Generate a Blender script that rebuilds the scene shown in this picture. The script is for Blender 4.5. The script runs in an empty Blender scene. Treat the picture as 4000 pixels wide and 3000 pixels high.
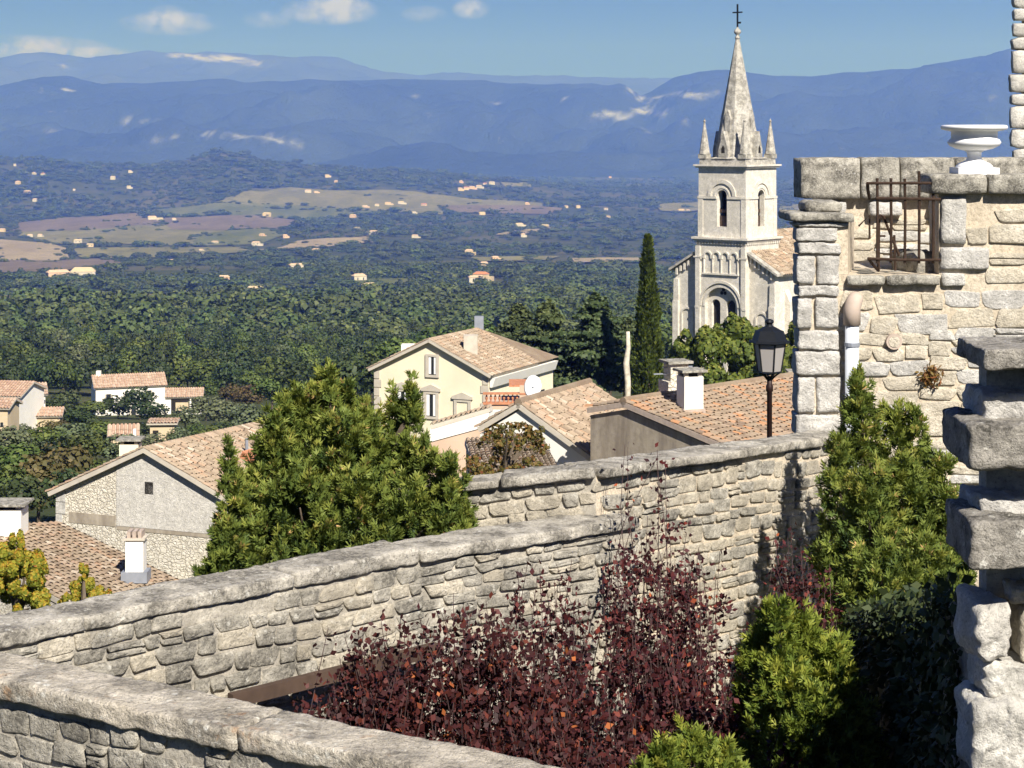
import bpy, bmesh, math, random
import numpy as np
from mathutils import Vector, Matrix, noise

# ------------------------------------------------------------------ camera, sky, sun, exposure
SC = bpy.context.scene
F = 1911.0                     # focal length in pixels of a 1024 wide picture
HV = 135.0                     # row of the eye level
cam = bpy.data.cameras.new('camera'); camo = bpy.data.objects.new('camera', cam)
SC.collection.objects.link(camo); SC.camera = camo
camo.location = (0, 0, 0); camo.rotation_euler = (math.radians(90), 0, 0)
cam.sensor_width = 36.0; cam.lens = F / 1024 * 36.0
cam.shift_y = -(384 - HV) / 1024
cam.clip_start = 0.1; cam.clip_end = 200000

SUN_AZ = math.radians(22)      # behind the camera, to the right
SUN_EL = math.radians(41)
SUNV = Vector((math.sin(SUN_AZ) * math.cos(SUN_EL), -math.cos(SUN_AZ) * math.cos(SUN_EL), math.sin(SUN_EL)))
sun = bpy.data.lights.new('sun', 'SUN'); suno = bpy.data.objects.new('sun', sun)
SC.collection.objects.link(suno)
sun.energy = 5.0; sun.angle = math.radians(0.53); sun.color = (1.0, 0.95, 0.91)
suno.rotation_euler = SUNV.to_track_quat('Z', 'Y').to_euler()
suno.location = (0, -20, 40)

W = bpy.data.worlds.new('World'); SC.world = W; W.use_nodes = True
wn, wl = W.node_tree.nodes, W.node_tree.links
wn.clear()
w_out = wn.new('ShaderNodeOutputWorld'); w_bg = wn.new('ShaderNodeBackground')
w_sky = wn.new('ShaderNodeTexSky'); w_sky.sky_type = 'NISHITA'; w_sky.sun_disc = False
w_sky.sun_elevation = SUN_EL; w_sky.sun_rotation = math.pi - SUN_AZ
w_sky.altitude = 400; w_sky.air_density = 0.3; w_sky.dust_density = 0.3; w_sky.ozone_density = 9.0
w_bg.inputs['Strength'].default_value = 0.046
wl.new(w_bg.outputs[0], w_out.inputs[0])

def wmath(op, a, b=None, c=None, clamp=False):
    n = wn.new('ShaderNodeMath'); n.operation = op; n.use_clamp = clamp
    for i, v in enumerate((a, b, c)):
        if v is None: continue
        if isinstance(v, (int, float)): n.inputs[i].default_value = v
        else: wl.new(v, n.inputs[i])
    return n.outputs[0]
# a few fair-weather clouds, as azimuth / elevation slopes on the sky dome
w_tc = wn.new('ShaderNodeTexCoord'); w_sp = wn.new('ShaderNodeSeparateXYZ')
wl.new(w_tc.outputs['Generated'], w_sp.inputs[0])
az = wmath('ARCTAN2', w_sp.outputs[0], w_sp.outputs[1])
el = wmath('ARCSINE', w_sp.outputs[2])
w_cmb = wn.new('ShaderNodeCombineXYZ'); wl.new(az, w_cmb.inputs[0]); wl.new(el, w_cmb.inputs[1])
w_nz = wn.new('ShaderNodeTexNoise'); w_nz.inputs['Scale'].default_value = 95; w_nz.inputs['Detail'].default_value = 6
w_nz.inputs['Roughness'].default_value = 0.6
wl.new(w_cmb.outputs[0], w_nz.inputs['Vector'])
CLOUDS = [(170, 23, 52, 13, 1.0), (168, 15, 22, 11, 0.6), (268, 20, 26, 10, .55), (330, 11, 52, 15, 1.3), (345, 3, 26, 10, .7), (424, 14, 24, 9, .55), (471, 9, 20, 11, 1.0),
          (20, 47, 90, 13, 1.2), (95, 54, 50, 8, .9), (-140, 20, 80, 16, 1.2), (-330, 5, 90, 20, 1.2),
          (1350, 10, 70, 16, 1.0), (1700, 30, 90, 14, 1.0), (2300, -30, 120, 30, 1.0), (-900, -20, 130, 26, 1.0)]
total = None
for (cu, cv, ru, rv, st) in CLOUDS:
    a0 = math.atan2(cu - 512, F); e0 = math.atan2(HV - cv, math.hypot(F, cu - 512))
    dx = wmath('MULTIPLY', wmath('SUBTRACT', az, a0), F / ru)
    dy = wmath('MULTIPLY', wmath('SUBTRACT', el, e0), F / rv)
    d2 = wmath('ADD', wmath('MULTIPLY', dx, dx), wmath('MULTIPLY', dy, dy))
    g = wmath('MULTIPLY', wmath('SUBTRACT', 1.0, d2, clamp=True), st)
    total = g if total is None else wmath('ADD', total, g)
cm = wmath('MULTIPLY', total, wmath('MULTIPLY', wmath('SUBTRACT', w_nz.outputs[0], 0.33), 3.4, clamp=True), clamp=True)
cm = wmath('MULTIPLY', cm, 0.5)
w_mix = wn.new('ShaderNodeMix'); w_mix.data_type = 'RGBA'
wl.new(cm, w_mix.inputs[0]); wl.new(w_sky.outputs[0], w_mix.inputs[6])
w_mix.inputs[7].default_value = (15.0, 15.0, 19.0, 1)
wl.new(w_mix.outputs[2], w_bg.inputs['Color'])

SC.view_settings.view_transform = 'Standard'; SC.view_settings.look = 'None'
SC.view_settings.exposure = 0.78; SC.view_settings.gamma = 1.0
SC.render.engine = 'CYCLES'
cy = SC.cycles
cy.max_bounces = 5; cy.diffuse_bounces = 3; cy.glossy_bounces = 2; cy.transmission_bounces = 4
cy.volume_bounces = 3; cy.transparent_max_bounces = 8
cy.use_denoising = True; cy.caustics_reflective = False; cy.caustics_refractive = False
cy.sample_clamp_indirect = 4.0

# ------------------------------------------------------------------ helpers
R = random.Random(7)
COL = SC.collection
def link(o, parent=None):
    COL.objects.link(o)
    if parent is not None: o.parent = parent
    return o
def tag(o, label=None, cat=None, group=None, kind=None):
    if label: o['label'] = label
    if cat: o['category'] = cat
    if group: o['group'] = group
    if kind: o['kind'] = kind
    return o
def empty(name, loc=(0, 0, 0), rz=0.0, label=None, cat=None, group=None):
    o = bpy.data.objects.new(name, None); o.location = loc; o.rotation_euler = (0, 0, rz)
    o.empty_display_size = 0.1
    link(o); return tag(o, label, cat, group)
def at(u, v, Y):
    return Vector(((u - 512) / F * Y, Y, (HV - v) / F * Y))
def px(Y): return Y / F

def mesh_np(name, V, Fa, mat=None, smooth=False, rnd=None):
    V = np.asarray(V, dtype=np.float32); Fa = np.asarray(Fa, dtype=np.int32)
    m, k = Fa.shape
    me = bpy.data.meshes.new(name)
    me.vertices.add(len(V)); me.vertices.foreach_set('co', V.ravel())
    me.loops.add(m * k); me.loops.foreach_set('vertex_index', Fa.ravel())
    me.polygons.add(m); me.polygons.foreach_set('loop_start', np.arange(0, m * k, k, dtype=np.int32))
    me.update(calc_edges=True)
    if smooth: me.polygons.foreach_set('use_smooth', np.ones(m, dtype=bool))
    if rnd is not None:
        a = me.attributes.new('rnd', 'FLOAT', 'FACE'); a.data.foreach_set('value', np.asarray(rnd, dtype=np.float32))
    if mat: me.materials.append(mat)
    return me
def obj(name, me, parent=None):
    return link(bpy.data.objects.new(name, me), parent)

class MB:
    def __init__(s): s.v = []; s.f = []
    def add(s, vs, fs):
        b = len(s.v); s.v += [tuple(p) for p in vs]; s.f += [tuple(b + i for i in f) for f in fs]; return s
    def quad(s, a, b, c, d): return s.add((a, b, c, d), ((0, 1, 2, 3),))
    def poly(s, pts): return s.add(pts, (tuple(range(len(pts))),))
    def box(s, x0, x1, y0, y1, z0, z1):
        return s.add([(x0,y0,z0),(x1,y0,z0),(x1,y1,z0),(x0,y1,z0),(x0,y0,z1),(x1,y0,z1),(x1,y1,z1),(x0,y1,z1)],
                     [(0,3,2,1),(4,5,6,7),(0,1,5,4),(1,2,6,5),(2,3,7,6),(3,0,4,7)])
    def prism(s, pts, y0, y1):      # polygon in x,z extruded along y
        n = len(pts)
        s.add([(p[0], y0, p[1]) for p in pts] + [(p[0], y1, p[1]) for p in pts],
              [tuple(range(n)), tuple(range(2*n-1, n-1, -1))] + [(i, (i+1) % n + 0, (i+1) % n + n, i + n)[::-1] for i in range(n)])
        return s
    def prism_z(s, pts, z0, z1):
        n = len(pts)
        s.add([(p[0], p[1], z0) for p in pts] + [(p[0], p[1], z1) for p in pts],
              [tuple(range(n))[::-1], tuple(range(n, 2*n))] + [(i, (i+1) % n, (i+1) % n + n, i + n) for i in range(n)])
        return s
    def cone(s, cx, cy_, z0, z1, r0, r1, n=8, ph=0.0):
        pts = [(math.cos(ph + 2*math.pi*i/n), math.sin(ph + 2*math.pi*i/n)) for i in range(n)]
        s.add([(cx + r0*a, cy_ + r0*b, z0) for a, b in pts] + [(cx + r1*a, cy_ + r1*b, z1) for a, b in pts],
              [(i, (i+1) % n, (i+1) % n + n, i + n) for i in range(n)] + [tuple(range(n))[::-1], tuple(range(n, 2*n))])
        return s
    def lathe(s, prof, cx=0, cy_=0, n=16):
        vs = []; fs = []
        for r, z in prof:
            for i in range(n):
                a = 2*math.pi*i/n; vs.append((cx + r*math.cos(a), cy_ + r*math.sin(a), z))
        for j in range(len(prof)-1):
            for i in range(n): fs.append((j*n+i, j*n+(i+1) % n, (j+1)*n+(i+1) % n, (j+1)*n+i))
        fs.append(tuple(range(n))[::-1]); k = (len(prof)-1)*n; fs.append(tuple(range(k, k+n)))
        return s.add(vs, fs)
    def tube(s, pts, rad, n=6):
        pts = [Vector(p) for p in pts]; vs = []; fs = []
        if not hasattr(rad, '__len__'): rad = [rad]*len(pts)
        for i, p in enumerate(pts):
            d = (pts[min(i+1, len(pts)-1)] - pts[max(i-1, 0)]).normalized()
            a = d.orthogonal().normalized() if i == 0 else (a - d * a.dot(d)).normalized()
            b = d.cross(a)
            for k in range(n):
                t = 2*math.pi*k/n; vs.append(p + (a*math.cos(t) + b*math.sin(t))*rad[i])
        for i in range(len(pts)-1):
            for k in range(n): fs.append((i*n+k, i*n+(k+1) % n, (i+1)*n+(k+1) % n, (i+1)*n+k))
        fs.append(tuple(range(n))[::-1]); k = (len(pts)-1)*n; fs.append(tuple(range(k, k+n)))
        return s.add(vs, fs)
    def arch_wall(s, x0, x1, z0, z1, cx, r, zs, zp, y0, y1, seg=10):   # wall facing -y with one arched opening
        q = s.quad
        if cx - r > x0: q((x0,y0,z0),(cx-r,y0,z0),(cx-r,y0,z1),(x0,y0,z1))
        if x1 > cx + r: q((cx+r,y0,z0),(x1,y0,z0),(x1,y0,z1),(cx+r,y0,z1))
        if zs > z0: q((cx-r,y0,z0),(cx+r,y0,z0),(cx+r,y0,zs),(cx-r,y0,zs)); q((cx-r,y0,zs),(cx+r,y0,zs),(cx+r,y1,zs),(cx-r,y1,zs))
        arc = [(cx - r*math.cos(math.pi*i/seg), zp + r*math.sin(math.pi*i/seg)) for i in range(seg+1)]
        for (xa, za), (xb, zb) in zip(arc, arc[1:]):
            q((xa,y0,za),(xb,y0,zb),(xb,y0,z1),(xa,y0,z1)); q((xa,y0,za),(xa,y1,za),(xb,y1,zb),(xb,y0,zb))
        q((cx-r,y0,zs),(cx-r,y1,zs),(cx-r,y1,zp),(cx-r,y0,zp)); q((cx+r,y1,zs),(cx+r,y0,zs),(cx+r,y0,zp),(cx+r,y1,zp))
        return s
    def ring(s, cx, zp, ri, ro, y0, y1, seg=12, leg=0.0):               # arch band standing proud
        a = [(math.cos(math.pi*i/seg), math.sin(math.pi*i/seg)) for i in range(seg+1)]
        ip = [(cx - ri*c, zp + ri*n) for c, n in a]; op = [(cx - ro*c, zp + ro*n) for c, n in a]
        if leg: ip = [(cx-ri, zp-leg)] + ip + [(cx+ri, zp-leg)]; op = [(cx-ro, zp-leg)] + op + [(cx+ro, zp-leg)]
        for i in range(len(ip)-1):
            (a0, b0), (a1, b1), (c0, d0), (c1, d1) = ip[i], ip[i+1], op[i], op[i+1]
            s.quad((a0,y0,b0),(a1,y0,b1),(c1,y0,d1),(c0,y0,d0)); s.quad((c0,y0,d0),(c1,y0,d1),(c1,y1,d1),(c0,y1,d0)); s.quad((a0,y1,b0),(a1,y1,b1),(a1,y0,b1),(a0,y0,b0))
        return s
    def rot(s, k, cx=0, cy_=0):     # rotate all by k quarter turns about z
        c, n = [(1,0),(0,1),(-1,0),(0,-1)][k % 4]
        s.v = [(cx + (x-cx)*c - (y-cy_)*n, cy_ + (x-cx)*n + (y-cy_)*c, z) for x, y, z in s.v]; return s
    def merge(s, o): return s.add(o.v, o.f)
    def build(s, name, mat, parent=None, smooth=False, fix=True):
        me = bpy.data.meshes.new(name); me.from_pydata(s.v, [], s.f)
        if fix:
            bm = bmesh.new(); bm.from_mesh(me); bmesh.ops.recalc_face_normals(bm, faces=bm.faces); bm.to_mesh(me); bm.free()
        if smooth: me.polygons.foreach_set('use_smooth', np.ones(len(me.polygons), dtype=bool))
        me.materials.append(mat); me.update()
        return obj(name, me, parent)

# ------------------------------------------------------------------ materials
class NT:
    def __init__(s, name):
        s.m = bpy.data.materials.new(name); s.m.use_nodes = True; s.t = s.m.node_tree; s.t.nodes.clear()
        s.out = s.n('ShaderNodeOutputMaterial')
    def n(s, t, **k):
        x = s.t.nodes.new(t)
        for a, b in k.items(): setattr(x, a, b)
        return x
    def l(s, a, b): s.t.links.new(a, b)
    def set(s, inp, v):
        if hasattr(v, 'is_linked') or hasattr(v, 'links'): s.l(v, inp)
        else: inp.default_value = v
    def noise(s, vec, scale, detail=4, rough=0.55, dist=0.0):
        x = s.n('ShaderNodeTexNoise'); s.l(vec, x.inputs['Vector']); x.inputs['Scale'].default_value = scale
        x.inputs['Detail'].default_value = detail; x.inputs['Roughness'].default_value = rough; x.inputs['Distortion'].default_value = dist
        return x.outputs['Fac']
    def ramp(s, fac, stops, mode='LINEAR'):
        x = s.n('ShaderNodeValToRGB'); s.l(fac, x.inputs[0]); x.color_ramp.interpolation = mode
        e = x.color_ramp.elements
        while len(e) < len(stops): e.new(0.5)
        for i, (p, c) in enumerate(stops):
            e[i].position = p; e[i].color = (*c, 1) if hasattr(c, '__len__') else (c, c, c, 1)
        return x.outputs[0]
    def mix(s, fac, a, b, bt='MIX'):
        x = s.n('ShaderNodeMix', data_type='RGBA', blend_type=bt)
        s.set(x.inputs[0], fac)
        s.set(x.inputs[6], a if not (isinstance(a, tuple) and len(a) == 3) else (*a, 1))
        s.set(x.inputs[7], b if not (isinstance(b, tuple) and len(b) == 3) else (*b, 1))
        return x.outputs[2]
    def math(s, op, a, b=0.0, clamp=False):
        x = s.n('ShaderNodeMath', operation=op, use_clamp=clamp); s.set(x.inputs[0], a); s.set(x.inputs[1], b); return x.outputs[0]
    def pos(s): return s.n('ShaderNodeNewGeometry').outputs['Position']
    def rand(s): return s.n('ShaderNodeObjectInfo').outputs['Random']
    def attr(s, name='rnd'): return s.n('ShaderNodeAttribute', attribute_name=name).outputs['Fac']
    def bump(s, h, strength=0.5, dist=0.02):
        x = s.n('ShaderNodeBump'); x.inputs['Strength'].default_value = strength; x.inputs['Distance'].default_value = dist
        s.l(h, x.inputs['Height']); return x.outputs[0]
    def bsdf(s, col, rough=0.85, normal=None, metal=0.0, spec=0.3):
        x = s.n('ShaderNodeBsdfPrincipled'); s.set(x.inputs['Base Color'], col if not (isinstance(col, tuple) and len(col) == 3) else (*col, 1))
        s.set(x.inputs['Roughness'], rough); x.inputs['Metallic'].default_value = metal
        x.inputs['Specular IOR Level'].default_value = spec
        if normal is not None: s.l(normal, x.inputs['Normal'])
        s.l(x.outputs[0], s.out.inputs[0]); return s.m

def m_plain(name, c, rough=0.7, metal=0.0, var=0.15, scale=3.0, bump=0.0):
    t = NT(name); p = t.pos(); nz = t.noise(p, scale, 5)
    col = t.mix(t.ramp(nz, [(0.3, 0.0), (0.7, 1.0)]), tuple(x*(1-var) for x in c), tuple(min(1, x*(1+var)) for x in c))
    return t.bsdf(col, rough, t.bump(nz, bump, 0.02) if bump else None, metal)

def m_stone(name, a, b, c, dark=(0.07, 0.065, 0.055), lich=(0.72, 0.70, 0.62), dk=0.5, lc=0.25, scale=1.0, bump=0.6, dist=0.02, orange=0.0, vary=0.6):
    t = NT(name); p = t.pos()
    n1 = t.noise(p, 2.2*scale, 5, 0.6); n2 = t.noise(p, 11*scale, 6, 0.7); n3 = t.noise(p, 38*scale, 5, 0.75)
    base = t.mix(t.ramp(n1, [(0.35, 0.0), (0.65, 1.0)]), a, b)
    base = t.mix(t.math('MULTIPLY', t.rand(), vary), base, c)
    base = t.mix(t.ramp(n2, [(0.42, 0.0), (0.64, 0.55)]), base, tuple(x*0.62 for x in a))
    nd = t.noise(p, 4.3*scale, 8, 0.72)
    fd = t.math('MULTIPLY', t.ramp(nd, [(0.44, 0.0), (0.57, 1.0)]), dk)
    fd = t.math('MULTIPLY', fd, t.ramp(n3, [(0.40, 0.15), (0.52, 1.0)]))
    base = t.mix(fd, base, dark)
    vo = t.n('ShaderNodeTexVoronoi'); t.l(p, vo.inputs['Vector']); vo.inputs['Scale'].default_value = 17*scale
    lf = t.math('MULTIPLY', t.ramp(vo.outputs['Distance'], [(0.16, 1.0), (0.30, 0.0)]), t.ramp(n1, [(0.5, 0.0), (0.6, lc)]))
    base = t.mix(lf, base, lich)
    if orange:
        no = t.noise(p, 6*scale, 7, 0.75)
        base = t.mix(t.math('MULTIPLY', t.ramp(no, [(0.58, 0.0), (0.68, 1.0)]), orange), base, (0.42, 0.19, 0.05))
    base = t.mix(t.ramp(n3, [(0.38, 0.6), (0.52, 0.0)]), base, tuple(x*0.42 for x in a))
    n4 = t.noise(p, 80*scale, 3, 0.6); n5 = t.noise(p, 15*scale, 6, 0.75)
    base = t.mix(t.math('MULTIPLY', t.ramp(n4, [(0.34, 1.0), (0.44, 0.0)]), 0.25 + 0.4*dk), base, dark)
    base = t.mix(t.math('MULTIPLY', t.ramp(n5, [(0.60, 0.0), (0.66, 1.0)]), 0.15 + 0.6*lc), base, lich)
    h = t.math('ADD', t.math('MULTIPLY', n2, 0.8), t.math('MULTIPLY', n3, 0.75))
    return t.bsdf(base, 0.92, t.bump(h, bump, dist), spec=0.15)

def m_leaf(name, stops, trans=0.25, tcol=1.3, objvar=0.35, use_attr=True, rough=0.6):
    t = NT(name)
    r = t.attr('rnd') if use_attr else t.rand()
    col = t.ramp(r, stops)
    hsv = t.n('ShaderNodeHueSaturation'); t.l(col, hsv.inputs['Color'])
    t.l(t.math('ADD', t.math('MULTIPLY', t.rand(), objvar), 1 - objvar/2), hsv.inputs['Value'])
    hr = 0.045*min(objvar, 0.35)/0.35
    t.l(t.math('ADD', t.math('MULTIPLY', t.math('FRACT', t.math('MULTIPLY', t.rand(), 7.31)), hr), 0.5 - 0.65*hr), hsv.inputs['Hue'])
    col = hsv.outputs[0]
    d = t.n('ShaderNodeBsdfPrincipled'); t.l(col, d.inputs['Base Color']); d.inputs['Roughness'].default_value = rough
    d.inputs['Specular IOR Level'].default_value = 0.25
    tr = t.n('ShaderNodeBsdfTranslucent'); t.l(t.mix(1.0, col, (tcol, tcol*1.02, tcol*0.7), 'MULTIPLY'), tr.inputs[0])
    mx = t.n('ShaderNodeMixShader'); mx.inputs[0].default_value = trans
    t.l(d.outputs[0], mx.inputs[1]); t.l(tr.outputs[0], mx.inputs[2]); t.l(mx.outputs[0], t.out.inputs[0])
    return t.m

def m_tiles(name, stops, lich=0.5):
    t = NT(name); p = t.pos(); r = t.attr('rnd')
    col = t.ramp(r, stops)
    n1 = t.noise(p, 1.3, 6, 0.7); n2 = t.noise(p, 14, 5, 0.7)
    col = t.mix(t.math('MULTIPLY', t.ramp(n1, [(0.42, 0.0), (0.62, 1.0)]), lich), col, (0.33, 0.27, 0.19))
    col = t.mix(t.math('MULTIPLY', t.ramp(n2, [(0.5, 0.0), (0.66, 1.0)]), lich*0.7), col, (0.13, 0.11, 0.09))
    return t.bsdf(col, 0.9, t.bump(n2, 0.4, 0.02), spec=0.15)

M = {}
M['mortar_grey'] = m_stone('mortar_grey', (0.46,0.42,0.35), (0.54,0.50,0.42), (0.50,0.46,0.38), dk=0.4, lc=0.1, bump=0.9, dist=0.012)
M['mortar_warm'] = m_stone('mortar_warm', (0.60,0.51,0.38), (0.68,0.59,0.46), (0.64,0.55,0.42), dk=0.12, lc=0.1, bump=0.8, dist=0.012)
M['wall_stone'] = m_stone('wall_stone', (0.48,0.445,0.37), (0.60,0.56,0.47), (0.40,0.375,0.32), dk=0.75, lc=0.7, bump=1.0, dist=0.022)
M['wall_stone_warm'] = m_stone('wall_stone_warm', (0.56,0.50,0.39), (0.68,0.62,0.50), (0.48,0.43,0.34), dk=0.4, lc=0.5, bump=1.0, dist=0.022)
M['coping'] = m_stone('coping', (0.56,0.515,0.43), (0.68,0.635,0.54), (0.50,0.465,0.40), dk=0.8, lc=0.8, bump=1.0, dist=0.024)
M['coping_orange'] = m_stone('coping_orange', (0.60,0.535,0.43), (0.70,0.64,0.53), (0.54,0.49,0.41), dk=0.7, lc=0.9, bump=1.0, dist=0.024, orange=0.5)
M['house_stone'] = m_stone('house_stone', (0.68,0.60,0.46), (0.78,0.71,0.58), (0.58,0.53,0.43), dk=0.25, lc=0.4, bump=1.0, dist=0.024)
M['quoin'] = m_stone('quoin', (0.66,0.635,0.58), (0.76,0.73,0.67), (0.58,0.56,0.52), dk=0.35, lc=0.4, bump=1.0, dist=0.024)
M['slab'] = m_stone('slab', (0.44,0.415,0.35), (0.54,0.505,0.43), (0.46,0.435,0.37), dk=0.85, lc=0.5, bump=0.9, dist=0.018, scale=1.6)
M['boulder'] = m_stone('boulder', (0.74,0.70,0.62), (0.82,0.79,0.72), (0.66,0.64,0.57), dk=0.3, lc=0.5, bump=1.0, dist=0.018, scale=1.5)
M['lichen_stone'] = m_stone('lichen_stone', (0.40,0.37,0.32), (0.50,0.47,0.42), (0.34,0.32,0.28), dk=0.95, lc=1.0, bump=1.0, dist=0.02, scale=1.4)
M['church'] = m_stone('church', (0.74,0.69,0.59), (0.80,0.75,0.66), (0.76,0.71,0.62), dk=0.45, lc=0.0, scale=0.28, bump=0.25, dist=0.05, dark=(0.40,0.37,0.32), vary=0.2)
M['spire'] = m_stone('spire', (0.54,0.51,0.44), (0.64,0.60,0.53), (0.50,0.47,0.41), dk=0.75, lc=0.4, scale=0.45, bump=0.6, dist=0.08, dark=(0.13,0.12,0.10), vary=0.3)
M['render_cream'] = m_plain('render_cream', (0.76,0.68,0.50), 0.9, var=0.06, scale=0.8)
M['render_white'] = m_plain('render_white', (0.78,0.75,0.68), 0.9, var=0.06, scale=0.8)
M['render_tan'] = m_plain('render_tan', (0.52,0.42,0.28), 0.9, var=0.1, scale=0.8)
M['render_pink'] = m_plain('render_pink', (0.55,0.40,0.29), 0.9, var=0.1, scale=0.6)
M['wall_far'] = m_plain('wall_far', (0.50,0.46,0.40), 0.9, var=0.12, scale=0.2)
M['trim'] = m_plain('trim', (0.50,0.45,0.37), 0.9, var=0.1)
M['white_paint'] = m_plain('white_paint', (0.80,0.80,0.79), 0.45, var=0.03, scale=9)
M['glass_dark'] = m_plain('glass_dark', (0.025,0.028,0.03), 0.2, var=0.1)
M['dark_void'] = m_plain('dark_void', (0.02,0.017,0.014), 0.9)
M['iron_black'] = m_plain('iron_black', (0.012,0.014,0.018), 0.45, metal=0.2, var=0.2, scale=20)
M['iron_rust'] = m_plain('iron_rust', (0.05,0.03,0.02), 0.8, metal=0.3, var=0.4, scale=30)
M['pole_brown'] = m_plain('pole_brown', (0.03,0.016,0.014), 0.5, metal=0.2, var=0.2)
M['terracotta'] = m_plain('terracotta', (0.46,0.20,0.105), 0.85, var=0.25, scale=5)
M['lead'] = m_plain('lead', (0.28,0.30,0.34), 0.6, metal=0.3)
M['pvc'] = m_plain('pvc', (0.55,0.58,0.62), 0.45, var=0.08, scale=6)
M['clay_pipe'] = m_plain('clay_pipe', (0.42,0.34,0.28), 0.8, var=0.15, scale=8)
M['timber'] = m_plain('timber', (0.07,0.045,0.032), 0.8, var=0.3, scale=6, bump=0.4)
M['bark'] = m_plain('bark', (0.11,0.085,0.06), 0.95, var=0.35, scale=10, bump=0.6)
M['twig'] = m_plain('twig', (0.055,0.032,0.03), 0.9, var=0.3, scale=12)
M['bark_pale'] = m_plain('bark_pale', (0.52,0.47,0.38), 0.95, var=0.3, scale=4, bump=0.5)
M['tiles_old'] = m_tiles('tiles_old', [(0.0,(0.22,0.16,0.11)),(0.3,(0.33,0.25,0.175)),(0.6,(0.40,0.31,0.225)),(0.8,(0.39,0.25,0.16)),(0.9,(0.42,0.34,0.255)),(1.0,(0.58,0.49,0.38))], 0.5)
M['tiles_orange'] = m_tiles('tiles_orange', [(0.0,(0.24,0.17,0.12)),(0.4,(0.36,0.27,0.19)),(0.65,(0.42,0.31,0.22)),(0.82,(0.46,0.27,0.155)),(0.95,(0.54,0.25,0.11)),(1.0,(0.5,0.40,0.30))], 0.5)
M['tiles_far'] = m_tiles('tiles_far', [(0.0,(0.38,0.235,0.165)),(0.5,(0.45,0.30,0.215)),(1.0,(0.52,0.38,0.285))], 0.3)
M['rubble'] = None
def m_rubble():
    t = NT('rubble'); p = t.pos()
    mp = t.n('ShaderNodeMapping'); mp.inputs['Scale'].default_value = (1, 1, 1.5); t.l(p, mp.inputs[0])
    wv = t.n('ShaderNodeTexNoise'); t.l(p, wv.inputs['Vector']); wv.inputs['Scale'].default_value = 3.0; wv.inputs['Detail'].default_value = 5
    va = t.n('ShaderNodeVectorMath', operation='MULTIPLY_ADD'); t.l(wv.outputs['Color'], va.inputs[0]); va.inputs[1].default_value = (.55, .55, .55); t.l(mp.outputs[0], va.inputs[2])
    vo = t.n('ShaderNodeTexVoronoi', feature='DISTANCE_TO_EDGE'); t.l(va.outputs[0], vo.inputs['Vector']); vo.inputs['Scale'].default_value = 5.5
    vc = t.n('ShaderNodeTexVoronoi'); t.l(va.outputs[0], vc.inputs['Vector']); vc.inputs['Scale'].default_value = 5.5
    n1 = t.noise(p, 0.35, 4); n2 = t.noise(p, 9, 5, 0.7)
    c = t.mix(t.ramp(n1, [(0.45, 0.0), (0.55, 1.0)]), (0.80,0.74,0.62), (0.72,0.68,0.59))
    st = t.mix(t.math('MULTIPLY', vc.outputs['Distance'], 0.6), c, (0.50,0.45,0.35))
    c2 = t.mix(t.ramp(vo.outputs['Distance'], [(0.02, 0.0), (0.09, 1.0)]), (0.62,0.56,0.45), st)
    c2 = t.mix(t.ramp(n2, [(0.45, 0.0), (0.7, 0.5)]), c2, (0.33,0.29,0.22))
    h = t.math('ADD', t.ramp(vo.outputs['Distance'], [(0.0, 0.0), (0.14, 1.0)]), t.math('MULTIPLY', n2, 0.9))
    return t.bsdf(c2, 0.95, t.bump(h, 0.7, 0.05), spec=0.1)
M['rubble'] = m_rubble()
def m_grime():
    t = NT('grey_render'); p = t.pos()
    mp = t.n('ShaderNodeMapping'); mp.inputs['Scale'].default_value = (2.5, 2.5, 0.5); t.l(p, mp.inputs[0])
    n1 = t.noise(mp.outputs[0], 1.0, 6, 0.65); n2 = t.noise(p, 6, 5, 0.7)
    c = t.ramp(n1, [(0.35, (0.25,0.21,0.165)), (0.55, (0.37,0.32,0.25)), (0.72, (0.44,0.385,0.30))])
    c = t.mix(t.ramp(n2, [(0.45, 0.0), (0.7, 0.5)]), c, (0.22,0.19,0.15))
    return t.bsdf(c, 0.95, t.bump(n2, 0.3, 0.03), spec=0.1)
M['grey_render'] = m_grime()
G = lambda *c: c
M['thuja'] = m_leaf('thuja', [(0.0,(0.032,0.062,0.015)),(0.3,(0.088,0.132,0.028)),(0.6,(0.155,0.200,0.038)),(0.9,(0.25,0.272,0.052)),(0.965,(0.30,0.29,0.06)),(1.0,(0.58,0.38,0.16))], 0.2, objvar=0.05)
M['thuja_gold'] = m_leaf('thuja_gold', [(0.0,(0.045,0.082,0.016)),(0.35,(0.108,0.160,0.026)),(0.7,(0.195,0.235,0.034)),(1.0,(0.31,0.31,0.048))], 0.2, objvar=0.05)
M['purple'] = m_leaf('purple', [(0.0,(0.020,0.008,0.009)),(0.4,(0.052,0.013,0.014)),(0.75,(0.100,0.024,0.021)),(0.94,(0.21,0.050,0.028)),(1.0,(0.38,0.11,0.035))], 0.2, objvar=0.1)
M['autumn'] = m_leaf('autumn', [(0.0,(0.10,0.14,0.02)),(0.45,(0.24,0.26,0.03)),(0.75,(0.42,0.32,0.035)),(1.0,(0.46,0.18,0.03))], 0.3, objvar=0.1)
M['autumn_red'] = m_leaf('autumn_red', [(0.0,(0.06,0.07,0.02)),(0.4,(0.14,0.12,0.03)),(0.7,(0.23,0.14,0.045)),(0.92,(0.24,0.08,0.035)),(1.0,(0.4,0.3,0.1))], 0.3, objvar=0.1)
M['oak'] = m_leaf('oak', [(0.0,(0.028,0.050,0.014)),(0.5,(0.062,0.095,0.022)),(1.0,(0.122,0.155,0.038))], 0.12, objvar=0.5)
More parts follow.
